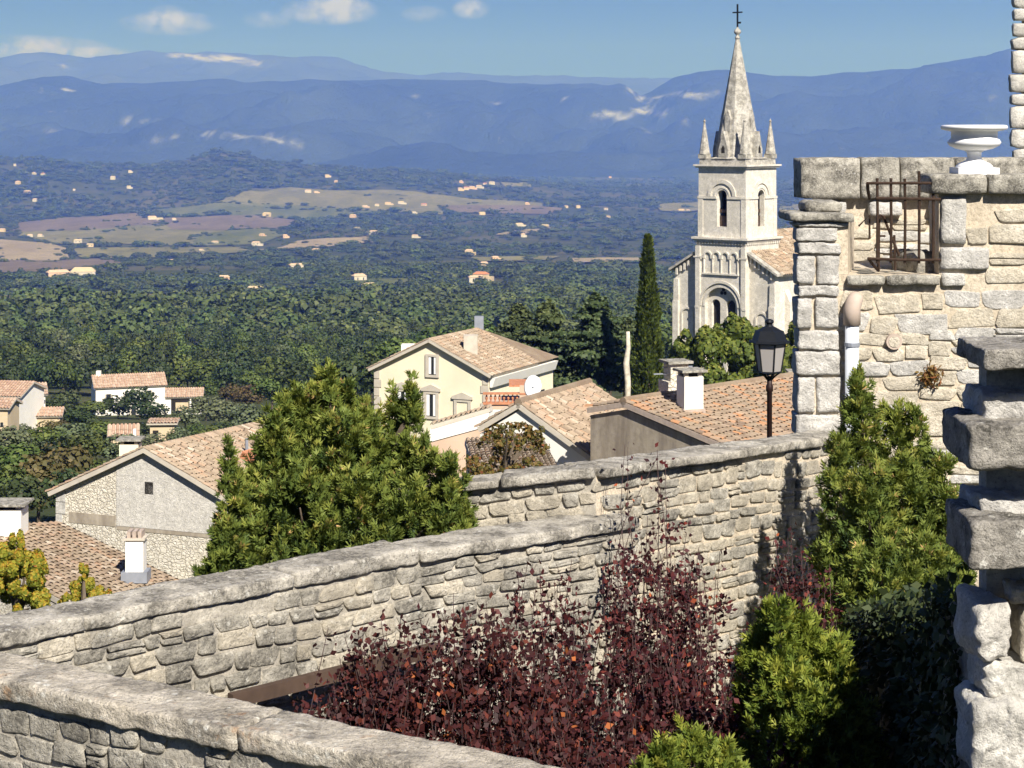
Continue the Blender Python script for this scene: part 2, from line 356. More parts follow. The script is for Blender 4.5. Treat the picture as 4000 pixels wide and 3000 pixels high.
M['oak_dark'] = m_leaf('oak_dark', [(0.0,(0.018,0.033,0.013)),(0.5,(0.035,0.055,0.019)),(1.0,(0.065,0.085,0.03))], 0.1, objvar=0.3)
M['olive'] = m_leaf('olive', [(0.0,(0.05,0.07,0.035)),(0.5,(0.10,0.125,0.06)),(1.0,(0.16,0.18,0.095))], 0.12, objvar=0.3)
M['hedge'] = m_leaf('hedge', [(0.0,(0.035,0.055,0.01)),(0.45,(0.085,0.115,0.018)),(0.85,(0.17,0.185,0.03)),(1.0,(0.32,0.27,0.07))], 0.2, objvar=0.1)
M['bronze'] = m_leaf('bronze', [(0.0,(0.045,0.04,0.016)),(0.5,(0.085,0.075,0.026)),(1.0,(0.14,0.10,0.04))], 0.15, objvar=0.3)
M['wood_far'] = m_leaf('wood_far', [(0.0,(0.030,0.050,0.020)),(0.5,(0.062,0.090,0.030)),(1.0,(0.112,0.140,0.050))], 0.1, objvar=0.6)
M['cedar'] = m_leaf('cedar', [(0.0,(0.022,0.038,0.016)),(0.5,(0.052,0.075,0.028)),(1.0,(0.105,0.13,0.045))], 0.1, objvar=0.2)

# ------------------------------------------------------------------ terrain
PY = np.array([-60, 0, 6, 8, 13, 20, 55, 75, 110, 170, 230, 300, 600, 1000, 1500, 2600, 5000, 8000, 9500, 12000], float)
PZ = np.array([4, -1.65, -3.0, -5.2, -5.2, -6.5, -14.5, -18.6, -22, -29, -36, -44, -67, -95, -126, -178, -211, -220, -222, -222], float)
HU = np.array([-400, -100, 0, 60, 130, 180, 205, 227, 248, 262, 310, 380, 450, 520, 600, 1600], float)
HVV = np.array([165, 157, 157, 160, 165.5, 162, 155, 150.5, 153, 158, 165.5, 170, 175, 182, 192, 195], float)
def sstep(a, b, x):
    t = np.clip((x - a) / (b - a), 0, 1); return t*t*(3 - 2*t)
def fbm(x, y, oct=4, seed=0.0):
    s = np.zeros_like(x); a = 1.0; f = 1.0
    for k in range(oct):
        s += a * (np.sin(x*f*1.7 + 1.3*np.sin(y*f*1.1 + seed + k*2.1) + seed*3 + k) * np.cos(y*f*1.9 + 1.1*np.sin(x*f*1.3 - seed + k*1.7) + k*2.3))
        a *= 0.5; f *= 2.07
    return s
def T(x, y):
    x = np.asarray(x, float); y = np.asarray(y, float)
    z = np.interp(y, PY, PZ)
    z = z + 6.5*np.exp(-((x - 19)/26)**2 - ((y - 172)/30)**2)
    uu = 512 + F * x / np.maximum(y, 1.0)
    far = sstep(300, 900, y)
    z = z + far * 5.0 * fbm(x/420, y/420, 3) * np.clip(y/2500, 0.4, 1.0)
    zr = (HV - np.interp(uu, HU, HVV)) / F * 6500
    hill = sstep(4300, 6500, y) * (1 - 0.75*sstep(6500, 8200, y))
    return z + hill * np.maximum(zr - (-216), 0) * (0.93 + 0.07*fbm(x/160, y/200, 3, 2.0)) * np.where(y > 4000, 1, 0)
def ground_at(u, v):
    ys = np.concatenate([np.geomspace(15, 300, 300), np.geomspace(301, 11800, 1500)])
    xs = (u - 512) / F * ys; zr = (HV - v) / F * ys
    hit = np.nonzero(zr <= T(xs, ys))[0]
    i = hit[0] if len(hit) else len(ys) - 1
    return Vector((xs[i], ys[i], float(T(xs[i], ys[i]))))

def grid_sheet(name, xs, ys, zs, mat, attrs=None):
    ny, nx = xs.shape
    V = np.stack([xs.ravel(), ys.ravel(), zs.ravel()], 1)
    i = np.arange((ny-1)*(nx-1)); r = i // (nx-1); c = i % (nx-1); a = r*nx + c
    me = mesh_np(name, V, np.stack([a, a+1, a+nx+1, a+nx], 1), mat, smooth=True)
    for k, val in (attrs or {}).items():
        at_ = me.attributes.new(k, 'FLOAT', 'POINT'); at_.data.foreach_set('value', val.ravel().astype(np.float32))
    return obj(name, me)

def m_ground():
    t = NT('hill_ground'); p = t.pos()
    n1 = t.noise(p, 0.02, 6, 0.65); n2 = t.noise(p, 0.5, 6, 0.7); n3 = t.noise(p, 0.0035, 5, 0.6)
    c = t.ramp(n1, [(0.35, (0.042,0.055,0.024)), (0.55, (0.060,0.072,0.030)), (0.7, (0.10,0.10,0.05))])
    c = t.mix(t.ramp(n3, [(0.5, 0.0), (0.62, 0.5)]), c, (0.15,0.13,0.085))
    c = t.mix(t.ramp(n2, [(0.45, 0.0), (0.7, 0.6)]), c, (0.05,0.05,0.028))
    return t.bsdf(c, 0.95, t.bump(n2, 0.5, 0.5), spec=0.05)
M['ground'] = m_ground()
NYg = 420
yy = -60 + np.concatenate([np.linspace(0, 90, 60), np.geomspace(92, 12060, NYg - 60)])
cc = np.linspace(-1, 1, 360)
XS = cc[None, :] * (80 + np.abs(yy)[:, None] * 0.62); YS = np.repeat(yy[:, None], 360, 1)
tag(grid_sheet('ground', XS, YS, T(XS, YS), M['ground']), 'wooded slope falling from the village into the wide valley', kind='structure')

def m_mountain(name, wood, rock):
    t = NT(name); p = t.pos()
    n1 = t.noise(p, 0.0012, 8, 0.7); n2 = t.noise(p, 0.006, 6, 0.7)
    c = t.ramp(n1, [(0.3, tuple(x*0.55 for x in wood)), (0.7, tuple(x*1.5 for x in wood))])
    f = t.math('MULTIPLY', t.attr('rock'), t.ramp(n2, [(0.40, 0.15), (0.55, 1.0)]), clamp=True)
    sp = t.noise(p, 0.0045, 5, 0.75)
    f = t.math('ADD', f, t.math('MULTIPLY', t.ramp(sp, [(0.66, 0.0), (0.72, 1.0)]), 0.30), clamp=True)
    c = t.mix(f, c, rock)
    return t.bsdf(c, 0.95, t.bump(n2, 1.0, 60), spec=0.03)
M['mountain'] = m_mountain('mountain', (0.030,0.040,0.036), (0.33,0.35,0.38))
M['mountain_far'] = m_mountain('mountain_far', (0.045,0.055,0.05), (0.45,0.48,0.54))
def mountain(name, label, y0, yr, y1, ridge, mat, zb, rocks, nx=420, ny=110, rough=0.085, u0=-650, u1=1650, seed=1.0):
    us = np.linspace(u0, u1, nx); ru = np.array([p[0] for p in ridge], float); rv = np.array([p[1] for p in ridge], float)
    ysr = np.concatenate([np.linspace(y0, yr, ny), np.linspace(yr, y1, 25)[1:]])
    U = np.repeat(us[None, :], len(ysr), 0); Yg = np.repeat(ysr[:, None], nx, 1)
    zr = (HV - np.interp(us, ru, rv)) / F * yr
    f = np.clip((Yg - y0) / (yr - y0), 0, 1)
    prof = np.where(Yg <= yr, 0.62*f**1.25 + 0.38*(f*f*(3-2*f)), 1 - 0.8*sstep(yr, y1, Yg))
    X = (U - 512) / F * yr * (0.55 + 0.45*Yg/yr)
    amp = f * (1 - f) * 4 * np.where(Yg <= yr, 1, 0)
    H = (zr[None, :] - zb)
    Z = zb + H*prof + amp*H*rough*3.0*fbm(X/900, Yg/700, 5, seed) + 0.012*H*fbm(X/170, Yg/300, 3, seed+4)*np.minimum(1, f*3)
    Uv = 512 + F*X/Yg; Vv = HV - F*Z/Yg
    rk = np.zeros_like(Z)
    for (cu, cv, ru_, rv_, ang, s) in rocks:
        ca, sa = math.cos(math.radians(ang)), math.sin(math.radians(ang))
        dx = Uv - cu; dy = Vv - cv
        a = (dx*ca + dy*sa) / ru_; b = (-dx*sa + dy*ca) / rv_
        rk = np.maximum(rk, s*np.clip(1.3 - (a*a + b*b), 0, 1))
    rk *= (Yg <= yr)
    return tag(grid_sheet(name, X, Yg, Z, mat, {'rock': rk}), label, kind='structure')
far_ridge = [(-650, 75), (-300, 60), (-60, 62), (0, 58), (27, 52.6), (65, 54), (84, 58), (110, 55), (138, 50.5), (178, 52.7), (227, 53), (265, 55.5), (292, 57), (324, 56), (340, 58), (358, 63), (373, 69), (400, 73),
             (427, 75), (445, 73), (460, 72.6), (480, 74.5), (495, 76.5), (530, 75.5), (576, 76), (620, 77.5), (673, 78.6), (760, 79), (1000, 78), (1650, 82)]
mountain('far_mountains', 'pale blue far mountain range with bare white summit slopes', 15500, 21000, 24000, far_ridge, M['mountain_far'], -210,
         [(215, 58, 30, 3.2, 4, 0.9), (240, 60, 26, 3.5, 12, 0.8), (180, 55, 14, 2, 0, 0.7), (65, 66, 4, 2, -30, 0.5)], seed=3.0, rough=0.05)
mid_ridge = [(-650, 92), (-200, 90), (0, 87.5), (41, 84.3), (138, 83.5), (202, 80.3), (232, 79.4), (246, 82), (324, 80), (380, 79.5), (430, 79), (460, 79.5), (495, 82.5), (560, 85), (608, 87.5), (621, 84.6), (632, 91), (639, 97), (650, 92), (673, 79),
             (681, 76), (700, 71.5), (716, 69), (732, 68.8), (750, 73), (781, 76), (808, 75.5), (845, 73.3), (890, 70), (926, 66), (950, 62), (972, 58), (995, 54.5), (1014, 52), (1080, 50), (1200, 58), (1650, 70)]
mountain('mountains', 'long blue wooded ridge with pale cliffs and a ravine beyond the valley', 9200, 13000, 16000, mid_ridge, M['mountain'], -224,
         [(608, 114, 18, 2.6, -6, 0.9), (622, 118, 10, 2.0, -12, 0.8), (643, 111, 11, 3.0, 6, 1.0), (662, 113, 12, 2.2, 8, 0.7), (690, 94, 22, 1.5, 2, 0.9), (712, 92, 10, 1.6, 0, 0.9), (660, 97, 16, 1.2, -8, 0.7),
          (640, 99, 3, 3, 0, 0.9), (631, 91, 4, 4, 50, 0.7), (655, 103, 22, 0.8, 14, 0.6), (683, 123, 4, 2, -40, 0.8), (645, 131, 20, 0.7, 2, 0.5), (67, 90, 6, 1.6, 5, 1.0), (140, 120.5, 18, 1.2, -1, 0.8), (8, 105, 9, 1.2, 5, 0.7),
          (50, 130, 9, 2, 3, 0.5), (215, 134, 14, 1.0, 3, 0.8), (245, 137, 20, 1.8, 5, 0.8), (283, 141, 26, 2.2, 10, 0.9), (305, 145, 8, 1.8, 20, 0.7), (165, 139, 13, 1.0, -8, 0.7), (417, 96, 4, 1.2, 12, 0.7),
          (495, 103, 5, 1.2, 12, 0.5), (566, 98, 4, 0.8, 0, 0.6), (910, 82, 5, 1, -10, 0.7), (1000, 96, 10, .8, 0, 0.6), (875, 106, 3, 1, -40, 0.9), (985, 110, 8, .8, 5, .6)], seed=1.0)

# fields: thin sheets laid on the valley floor
def m_field(name, a, b):
    t = NT(name); p = t.pos()
    mp = t.n('ShaderNodeMapping'); mp.inputs['Scale'].default_value = (0.02, 0.004, 0.02); t.l(p, mp.inputs[0])
    n1 = t.noise(mp.outputs[0], 1.0, 5, 0.6); n2 = t.noise(p, 0.05, 4)
    c = t.mix(t.ramp(n1, [(0.4, 0.0), (0.6, 1.0)]), a, b)
    c = t.mix(t.ramp(n2, [(0.5, 0.0), (0.7, 0.5)]), c, tuple(x*0.55 for x in a))
    return t.bsdf(c, 0.95, spec=0.05)
FM = [m_field('field_olive', (0.15,0.145,0.065), (0.20,0.185,0.09)), m_field('field_brown', (0.14,0.112,0.088), (0.18,0.145,0.112)),
      m_field('field_straw', (0.27,0.22,0.15), (0.32,0.265,0.18)), m_field('field_green', (0.10,0.115,0.045), (0.14,0.145,0.06))]
FIELDS = [(0, 'wide olive vineyard field on the rise by the hamlet', [(236,203),(262,195),(300,192.5),(380,194),(440,198),(520,203),(522,207),(440,211),(360,209),(300,207)]),
    (3, 'flat green field strip below the long wooded hill', [(120,211),(235,205),(300,208),(380,212),(300,217),(190,215)]),
    (1, 'brown ploughed field beside the dark wood edge', [(25,224),(60,221),(130,217),(150,221),(152,226),(90,231),(22,232)]),
    (0, 'grey olive field with a scattered tree row', [(30,234),(90,233),(160,229),(250,235),(230,241),(160,243),(60,242)]),
    (1, 'brown vineyard field by the white farmhouse', [(170,220),(250,218),(300,222),(270,229),(180,228)]),
    (3, 'green strip field with pale track', [(200,237),(262,232),(278,237),(255,243),(200,244)]),
    (2, 'straw coloured field at the valley edge', [(0,244),(45,246),(62,250),(65,258),(0,260)]),
    (0, 'thin olive field between dark hedges', [(85,251),(230,250),(245,253),(150,257),(90,257)]),
    (1, 'brown field strip below the straw field', [(-20,263),(100,262),(120,266),(60,271),(-20,272)]),
    (2, 'pale straw strip along a lane', [(262,249),(300,243),(362,240),(366,244),(300,249)]),
    (1, 'brown field below the hamlet wall', [(440,206),(530,206),(566,209),(545,215),(450,213)]),
    (2, 'pale strip field before the long farm', [(496,236),(515,231),(556,226),(562,231),(520,236)]),
    (2, 'straw field among the woods by the cypress', [(572,260),(610,259),(642,259.5),(640,263.5),(575,264)]),
    (0, 'olive clearing beside the pale farm', [(470,259),(520,258),(560,258),(545,262),(480,263)]),
    (1, 'mauve brown field at the foot of the near wood', [(-40,299),(120,298),(230,296.5),(215,303),(150,309),(-40,312)]),
    (3, 'green meadow strip near the valley lane', [(330,284),(400,281),(430,283),(380,289),(335,289)]),
    (0, 'olive field beside the walled hamlet', [(500,183),(530,184),(532,188),(505,188)]),
    (2, 'pale field far across the valley', [(425,152),(470,150),(486,152),(480,156),(430,156)]),
    (2, 'pale field below the ravine mouth', [(622,149),(660,146.5),(700,147),(702,152),(640,153)]),
    (2, 'thin pale field in the far plain', [(552,172),(600,170),(622,173),(600,177),(560,175)]),
    (2, 'pale field streak beyond the slab wall', [(786,157),(850,156),(870,158),(850,161),(790,160)]),
    (1, 'brown field in the far plain by the church', [(640,168),(700,166),(710,170),(650,172)]),
    (0, 'olive field behind the church tower', [(655,206),(700,203),(720,207),(690,213),(660,212)]),
    (1, 'brown field right of the church tower', [(776,172),(830,170),(850,175),(790,179)]),
    (0, 'olive field far right of the church', [(778,208),(815,204),(820,212),(780,216)])]
FIELD_POLYS = []
for fi, flabel, poly in FIELDS:
    if 180 < sum(p[1] for p in poly)/len(poly) < 290 and poly[0][0] < 330:
        cu_ = sum(p[0] for p in poly)/len(poly); cv_ = sum(p[1] for p in poly)/len(poly); poly = [(cu_ + (u - cu_)*1.15, cv_ + (v - cv_)*1.5) for u, v in poly]
    pts = [ground_at(u, v) for u, v in poly]
    xy = [(p.x, p.y) for p in pts]; FIELD_POLYS.append(np.array(xy))
    bm = bmesh.new()
    vs = [bm.verts.new((x, y, 0)) for x, y in xy]
    try: f = bm.faces.new(vs)
    except ValueError: continue
    bmesh.ops.triangulate(bm, faces=[f])
    for _ in range(4): bmesh.ops.subdivide_edges(bm, edges=[e for e in bm.edges if e.calc_length() > 40], cuts=1, use_grid_fill=True)
    for v in bm.verts: v.co.z = float(T(v.co.x, v.co.y)) + .8 + .13*len(FIELD_POLYS)
    me = bpy.data.meshes.new('field'); bm.to_mesh(me); bm.free(); me.materials.append(FM[fi])
    tag(obj('field', me), flabel, kind='structure')
def in_poly(x, y, P):
    n = len(P); inside = np.zeros(len(x), bool); j = n - 1
    for i in range(n):
        xi, yi = P[i]; xj, yj = P[j]
        c = ((yi > y) != (yj > y)) & (x < (xj - xi)*(y - yi)/((yj - yi) + 1e-12) + xi)
        inside ^= c; j = i
    return inside

# ------------------------------------------------------------------ masonry
def stone_mesh(seed, n=14):
    r = random.Random(seed); V = []; Fc = []
    pw = r.uniform(0.16, 0.38); skew = r.uniform(-0.14, 0.14); tap = r.uniform(-0.16, 0.16)
    ang = [2*math.pi*(i + r.uniform(-.22, .22))/n for i in range(n)]
    out = []
    for a in ang:
        c, s = math.cos(a), math.sin(a)
        x = math.copysign(abs(c)**pw, c)*0.5; z = math.copysign(abs(s)**pw, s)*0.5
        k = 1 + r.uniform(-.10, .05)
        x = x*(1 + tap*z*2)*k + skew*z; out.append((x, z*k))
    cx, cz = r.uniform(-.1, .1), r.uniform(-.05, .2)
    for (sc, y) in ((0.95, 0.9), (1.0, -0.35), (0.955, -0.80), (0.80, -0.97), (0.42, -1.0)):
        for (x, z) in out:
            j = 0 if y > 0 else 1
            V.append((x*sc + cx*(1-sc), y + j*r.uniform(-.2, .2)*(1 if sc > .5 else .9), z*sc + cz*(1-sc)*0.5))
    V.append((cx*.6, -1.0 + r.uniform(-.12, .05), cz*.4))
    for L in range(4):
        for i in range(n):
            a, b = L*n + i, L*n + (i+1) % n
            Fc.append((a, b, b+n, a+n))
    for i in range(n): Fc.append((4*n + i, 4*n + (i+1) % n, len(V)-1))
    me = bpy.data.meshes.new('stone'); me.from_pydata(V, [], Fc)
    bm = bmesh.new(); bm.from_mesh(me); bmesh.ops.recalc_face_normals(bm, faces=bm.faces); bm.to_mesh(me); bm.free()
    me.polygons.foreach_set('use_smooth', np.ones(len(me.polygons), dtype=bool)); me.update()
    return me
_SM = {}
def stone_set(mat, k=22):
    if mat.name not in _SM:
        L = []
        for i in range(k):
            me = stone_mesh(100 + i); me.materials.append(mat); L.append(me)
        _SM[mat.name] = L
    return _SM[mat.name]
def place_stone(parent, mats, P, ex, w, h, d, tilt=0.0, name='stone', rng=R):
    """P centre on wall face, ex unit vector along the wall (horizontal), outward = ex x up"""
    me = rng.choice(stone_set(rng.choice(mats)))
    o = bpy.data.objects.new(name, me)
    up = Vector((0, 0, 1)); outw = Vector((ex.y, -ex.x, 0))       # outward normal, local -y
    ca, sa = math.cos(tilt), math.sin(tilt)
    X = ex*ca + up*sa; Z = -ex*sa + up*ca
    if rng.random() < 0.5: X = -X; 
    Yv = -outw
    m = Matrix(((X.x*w, Yv.x*d, Z.x*h, P.x), (X.y*w, Yv.y*d, Z.y*h, P.y), (X.z*w, Yv.z*d, Z.z*h, P.z), (0, 0, 0, 1)))
    o.parent = parent
    if parent is not None and parent.type == 'EMPTY':
        m = Matrix.Translation(-Vector(parent.location)) @ m
    o.matrix_local = m
    COL.objects.link(o); return o
def masonry(parent, mats, A, B, ztA, ztB, depth, hr, lr, prot=(0.02, 0.045), skip=None, rng=R, name='stone', joint=0.005, zlow=None, sA=0.0, sB=None):
    """rubble rows on the vertical face A->B (xy), hanging below the top line ztA..ztB"""
    A = Vector((A[0], A[1], 0)); B = Vector((B[0], B[1], 0)); L = (B - A).length; ex = (B - A).normalized()
    sl = math.atan2(ztB - ztA, L); t = 0.0; sB = L if sB is None else sB
    outw = Vector((ex.y, -ex.x, 0)); ph = rng.uniform(0, 9)
    while t < depth - hr[0]*0.5:
        h = rng.uniform(*hr); s = sA - rng.uniform(0, lr[0])
        while s < sB:
            l = rng.uniform(*lr)*(1.25 if rng.random() < 0.15 else 1.0)
            hh = h*rng.uniform(0.82, 1.02)
            wob = 0.22*h*math.sin(s*2.1 + t*3 + ph) + 0.12*h*math.sin(s*5.3 + ph)
            cs = s + l/2; ct = t + h/2 + wob
            x = A + ex*cs
            z = ztA + (ztB - ztA)*cs/L - ct
            if cs - l*0.35 > sA - 0.02 and cs + l*0.35 < sB + 0.02 and ct - hh*0.5 > -0.01 and (skip is None or not skip(cs, z, l, hh)) and (zlow is None or z > zlow):
                pr = rng.uniform(*prot)
                if rng.random() < 0.13 and h > hr[0]*1.1:
                    for sg in (-1, 1):
                        place_stone(parent, mats, Vector((x.x, x.y, z + sg*hh*0.25)), ex, l - joint, hh*0.5 - joint*0.8, pr, sl + rng.uniform(-.04, .04), name, rng)
                else:
                    place_stone(parent, mats, Vector((x.x, x.y, z)), ex, l - joint, hh - joint, pr, sl + rng.uniform(-.07, .07), name, rng)
            s += l
        t += h
def rough_slab(name, parent, mat, C, ex, L, D, H, seed=0, rough=0.012, cuts=(10, 5, 3), rnd=0.016, slope=0.0):
    """weathered block: centre C, along ex, L long, D deep, H high; edges worn round"""
    nx, ny, nz = cuts; r = random.Random(seed); off = Vector((r.uniform(-50, 50), r.uniform(-50, 50), r.uniform(-50, 50)))
    bm = bmesh.new(); verts = {}
    def V(i, j, k):
        key = (i, j, k)
        if key not in verts:
            p = Vector(((i/nx - .5)*L, (j/ny - .5)*D, (k/nz - .5)*H))
            q = Vector((max(-L/2 + rnd, min(L/2 - rnd, p.x)), max(-D/2 + rnd, min(D/2 - rnd, p.y)), max(-H/2 + rnd, min(H/2 - rnd, p.z))))
            d = p - q
            if d.length > 1e-6: p = q + d.normalized()*rnd
            nn = noise.noise_vector(p*3.2 + off)*rough*1.0 + noise.noise_vector(p*10 + off)*rough*0.9 + noise.noise_vector(p*27 + off)*rough*0.7
            verts[key] = bm.verts.new(p + nn)
        return verts[key]
    for k in (0, nz):
        for i in range(nx):
            for j in range(ny): bm.faces.new([V(i,j,k), V(i+1,j,k), V(i+1,j+1,k), V(i,j+1,k)])
    for j in (0, ny):
        for i in range(nx):
            for k in range(nz): bm.faces.new([V(i,j,k), V(i+1,j,k), V(i+1,j,k+1), V(i,j,k+1)])
    for i in (0, nx):
        for j in range(ny):
            for k in range(nz): bm.faces.new([V(i,j,k), V(i,j+1,k), V(i,j+1,k+1), V(i,j,k+1)])
    bmesh.ops.recalc_face_normals(bm, faces=bm.faces)
    for f in bm.faces: f.smooth = True
    me = bpy.data.meshes.new(name); bm.to_mesh(me); bm.free(); me.materials.append(mat)
    o = bpy.data.objects.new(name, me); ex = Vector(ex).normalized()
    ez = Vector((0, 0, 1)); exs = (ex + ez*slope).normalized(); ey = ez.cross(ex).normalized(); ezz = exs.cross(ey)
    m = Matrix(((exs.x, ey.x, ezz.x, C[0]), (exs.y, ey.y, ezz.y, C[1]), (exs.z, ey.z, ezz.z, C[2]), (0, 0, 0, 1)))
    o.parent = parent
    if parent is not None and parent.type == 'EMPTY': m = Matrix.Translation(-Vector(parent.location)) @ m
    o.matrix_local = m
    COL.objects.link(o); return o
def coping_run(parent, mat, A, B, zA, zB, D, H, inset, lens=(0.7, 1.1), seed=0, rough=0.012, cuts=(10, 5, 3)):
    """coping slabs whose FRONT edge overhangs line A->B by inset; zA/zB = top"""
    r = random.Random(seed); A = Vector((A[0], A[1], 0)); B = Vector((B[0], B[1], 0)); L = (B-A).length; ex = (B-A).normalized()
    back = Vector((-ex.y, ex.x, 0)); s = 0.0
    while s < L - 0.05:
        l = min(r.uniform(*lens), L - s)
        if L - s - l < 0.35: l = L - s
        c = A + ex*(s + l/2) + back*(D/2 - inset + r.uniform(-.008, .008)); z = zA + (zB - zA)*(s + l/2)/L
        rough_slab('coping_stone', parent, mat, (c.x, c.y, z - H/2 + r.uniform(-.008, .006)), ex, l - 0.004, D + r.uniform(-.02, .02), H + r.uniform(-.01, .012), seed*97 + int(s*100), rough, cuts, slope=(zB - zA)/L)
        s += l
def wall_core(parent, mat, A, B, zA, zB, thick, zbot, name='mortar_core'):
    A = Vector((A[0], A[1], 0)); B = Vector((B[0], B[1], 0)); ex = (B-A).normalized(); back = Vector((-ex.y, ex.x, 0))*thick
    o = Vector(parent.location); A -= o; B -= o; A.z = B.z = 0; zA -= o.z; zB -= o.z; zbot -= o.z
    mb = MB(); P = [A, B, B+back, A+back]; zt = [zA, zB, zB, zA]
    vs = [(p.x, p.y, zbot) for p in P] + [(p.x, p.y, z) for p, z in zip(P, zt)]
    mb.add(vs, [(0,3,2,1),(4,5,6,7),(0,1,5,4),(1,2,6,5),(2,3,7,6),(3,0,4,7)])
    return mb.build(name, mat, parent)

# garden bed between the walls
# near parapet: front face line from left to right, top descending slightly towards the camera's right
par = empty('parapet_wall', (-1.0, 7.0, -5.0), 0, 'low near parapet wall with lichen stained slabs crossing the bottom left corner', 'wall')
pA = Vector((-4.4, 9.0)); pB = Vector((1.6, 5.35))
def front_line(u, v, z): Y = z*F/(HV - v); return ((u - 512)/F*Y, Y)
# back top edge runs through (0,652) and (566,766) at height z=-2.2; front edge is 0.42 m nearer
b0 = Vector(front_line(0, 652, -2.2)); b1 = Vector(front_line(566, 766, -2.2)); dpar = (b1 - b0).normalized(); nrm = Vector((dpar.y, -dpar.x))
PD = 0.30
pA = b0 - dpar*1.6 + nrm*(PD-.05); pB = b1 + dpar*2.0 + nrm*(PD-.05)
wall_core(par, M['mortar_grey'], pA, pB, -2.26, -2.26, PD-0.08, -5.6)
coping_run(par, M['coping_orange'], pA, pB, -2.2, -2.2, PD, 0.085, 0.03, (1.1, 1.7), 5, 0.011, (48, 14, 6))
masonry(par, [M['wall_stone']], pA, pB, -2.29, -2.29, 0.6, (0.06, 0.13), (0.10, 0.28), (0.010, 0.028), rng=random.Random(11))

# long lower terrace wall
Z2 = -2.5
low = empty('terrace_wall', (-1.0, 11.0, -5.3), 0, 'long low rubble wall with thick worn coping below the big green bush', 'wall')
q0 = Vector((-2.67, 9.97)); q1 = Vector((-0.79, 11.80)); q2 = Vector((0.62, 12.86)); qd = (q1-q0).normalized()
n0 = Vector((qd.y, -qd.x)); TD = 0.36
def off2(p, n, k): return p + n*k
qs = q0 - qd*.7
fr = [qs + n0*(TD-.04), q1 + n0*(TD-.04), q2 + Vector(((q2-q1).normalized().y, -(q2-q1).normalized().x))*(TD-.04)]
for a, b, sd in ((fr[0], fr[1], 21), (fr[1], fr[2], 22)):
    wall_core(low, M['mortar_grey'], a, b, Z2 - .08, Z2 - .08, TD - .07, -5.5)
    coping_run(low, M['coping'], a, b, Z2, Z2, TD, 0.085, 0.03, (0.9, 1.5), sd, 0.009, (44, 12, 5))
    masonry(low, [M['wall_stone'], M['wall_stone'], M['wall_stone_warm']], a, b, Z2 - .09, Z2 - .09, 0.95, (0.06, 0.115), (0.09, 0.27), (0.010, 0.032), rng=random.Random(sd))

# higher wall with the projecting coping, up to the stone house
upw = empty('upper_terrace_wall', (1.4, 14.0, -5.3), 0, 'higher rubble wall with thin projecting coping leading up to the stone house', 'wall')
r0 = Vector((-0.75, 13.0)); r1 = Vector((0.45, 12.86)); r2 = Vector((2.62, 15.62))
UD = 0.34
d1 = (r1-r0).normalized(); d2 = (r2-r1).normalized()
m1 = Vector((d1.y, -d1.x)); m2 = Vector((d2.y, -d2.x))
f0 = r0 + m1*(UD-.09); f1 = r1 + (m1+m2).normalized()*(UD-.07); f2 = r2 + m2*(UD-.09)
for a, b, za, zb, sd, dep in ((f0, f1, -2.36, -2.19, 31, 0.5), (f1, f2, -2.19, -2.40, 32, 1.7)):
    wall_core(upw, M['mortar_grey'] if sd == 31 else M['mortar_warm'], a, b, za - .05, zb - .05, UD - .14, -5.6)
    coping_run(upw, M['coping'], a, b, za, zb, UD, 0.065, 0.07, (0.7, 1.2), sd, 0.007, (28, 9, 4))
    masonry(upw, [M['wall_stone'], M['wall_stone_warm'], M['wall_stone_warm']], a, b, za - .07, zb - .07, dep, (0.065, 0.125), (0.09, 0.27), (0.010, 0.030), rng=random.Random(sd))
# timber edging at the foot of the long wall
tb = MB(); tA = at(231, 694, 10.35); tB = at(231, 694, 10.35) + Vector((qd.x, qd.y, 0))*1.5
nn3 = Vector((n0.x, n0.y, 0))
for k in range(1):
    z1 = tA.z; z0 = z1 - .075
    tb.add([tA + nn3*(-.03) + Vector((0,0,z0 - tA.z)), tB + nn3*(-.03) + Vector((0,0,z0 - tA.z)), tB + nn3*0.02 + Vector((0,0,z0 - tA.z)), tA + nn3*.02 + Vector((0,0,z0 - tA.z)),
            tA + nn3*(-.03) + Vector((0,0,z1 - tA.z)), tB + nn3*(-.03) + Vector((0,0,z1 - tA.z)), tB + nn3*.02 + Vector((0,0,z1 - tA.z)), tA + nn3*.02 + Vector((0,0,z1 - tA.z))],
           [(0,3,2,1),(4,5,6,7),(0,1,5,4),(1,2,6,5),(2,3,7,6),(3,0,4,7)])
tag(tb.build('timber_edging', M['timber']), 'dark brown timber edging against the foot of the long wall', 'edging')

# ------------------------------------------------------------------ stone house with the barred opening
HY = 15.4; hp = HY/F
hx = lambda u: (u - 512)*hp
hz = lambda v: (HV - v)*hp
house = empty('stone_house', (hx(900), HY + 0.8, -5.9), 0, 'pale rubble stone house with corner blocks beside the street lamp', 'house')
hl = Vector(house.location)
def hbox(name, x0, x1, y0, y1, z0, z1, mat):
    return MB().box(x0-hl.x, x1-hl.x, y0-hl.y, y1-hl.y, z0-hl.z, z1-hl.z).build(name, mat, house)
def hprism(name, pts, z0, z1, mat): return MB().prism_z([(x-hl.x, y-hl.y) for x, y in pts], z0-hl.z, z1-hl.z).build(name, mat, house)
hprism('wall', [(hx(799), HY), (5.2, HY), (5.2, 17.3), (2.72, 17.3)], -5.9, hz(274.5), M['mortar_warm'])
hprism('corner_pier', [(hx(799), HY + .001), (hx(848), HY + .001), (2.9, 16.2), (2.50, 16.2)], hz(274.5) + .002, hz(221), M['mortar_warm'])
hbox('side_pier', hx(939), 5.2, HY + .001, HY + .36, hz(274.5) + .002, hz(193), M['mortar_warm'])
hbox('rear_wall', 2.72, 5.2, 17.1, 17.302, hz(274.5) + .002, -0.55, M['mortar_warm'])
hrng = random.Random(5)
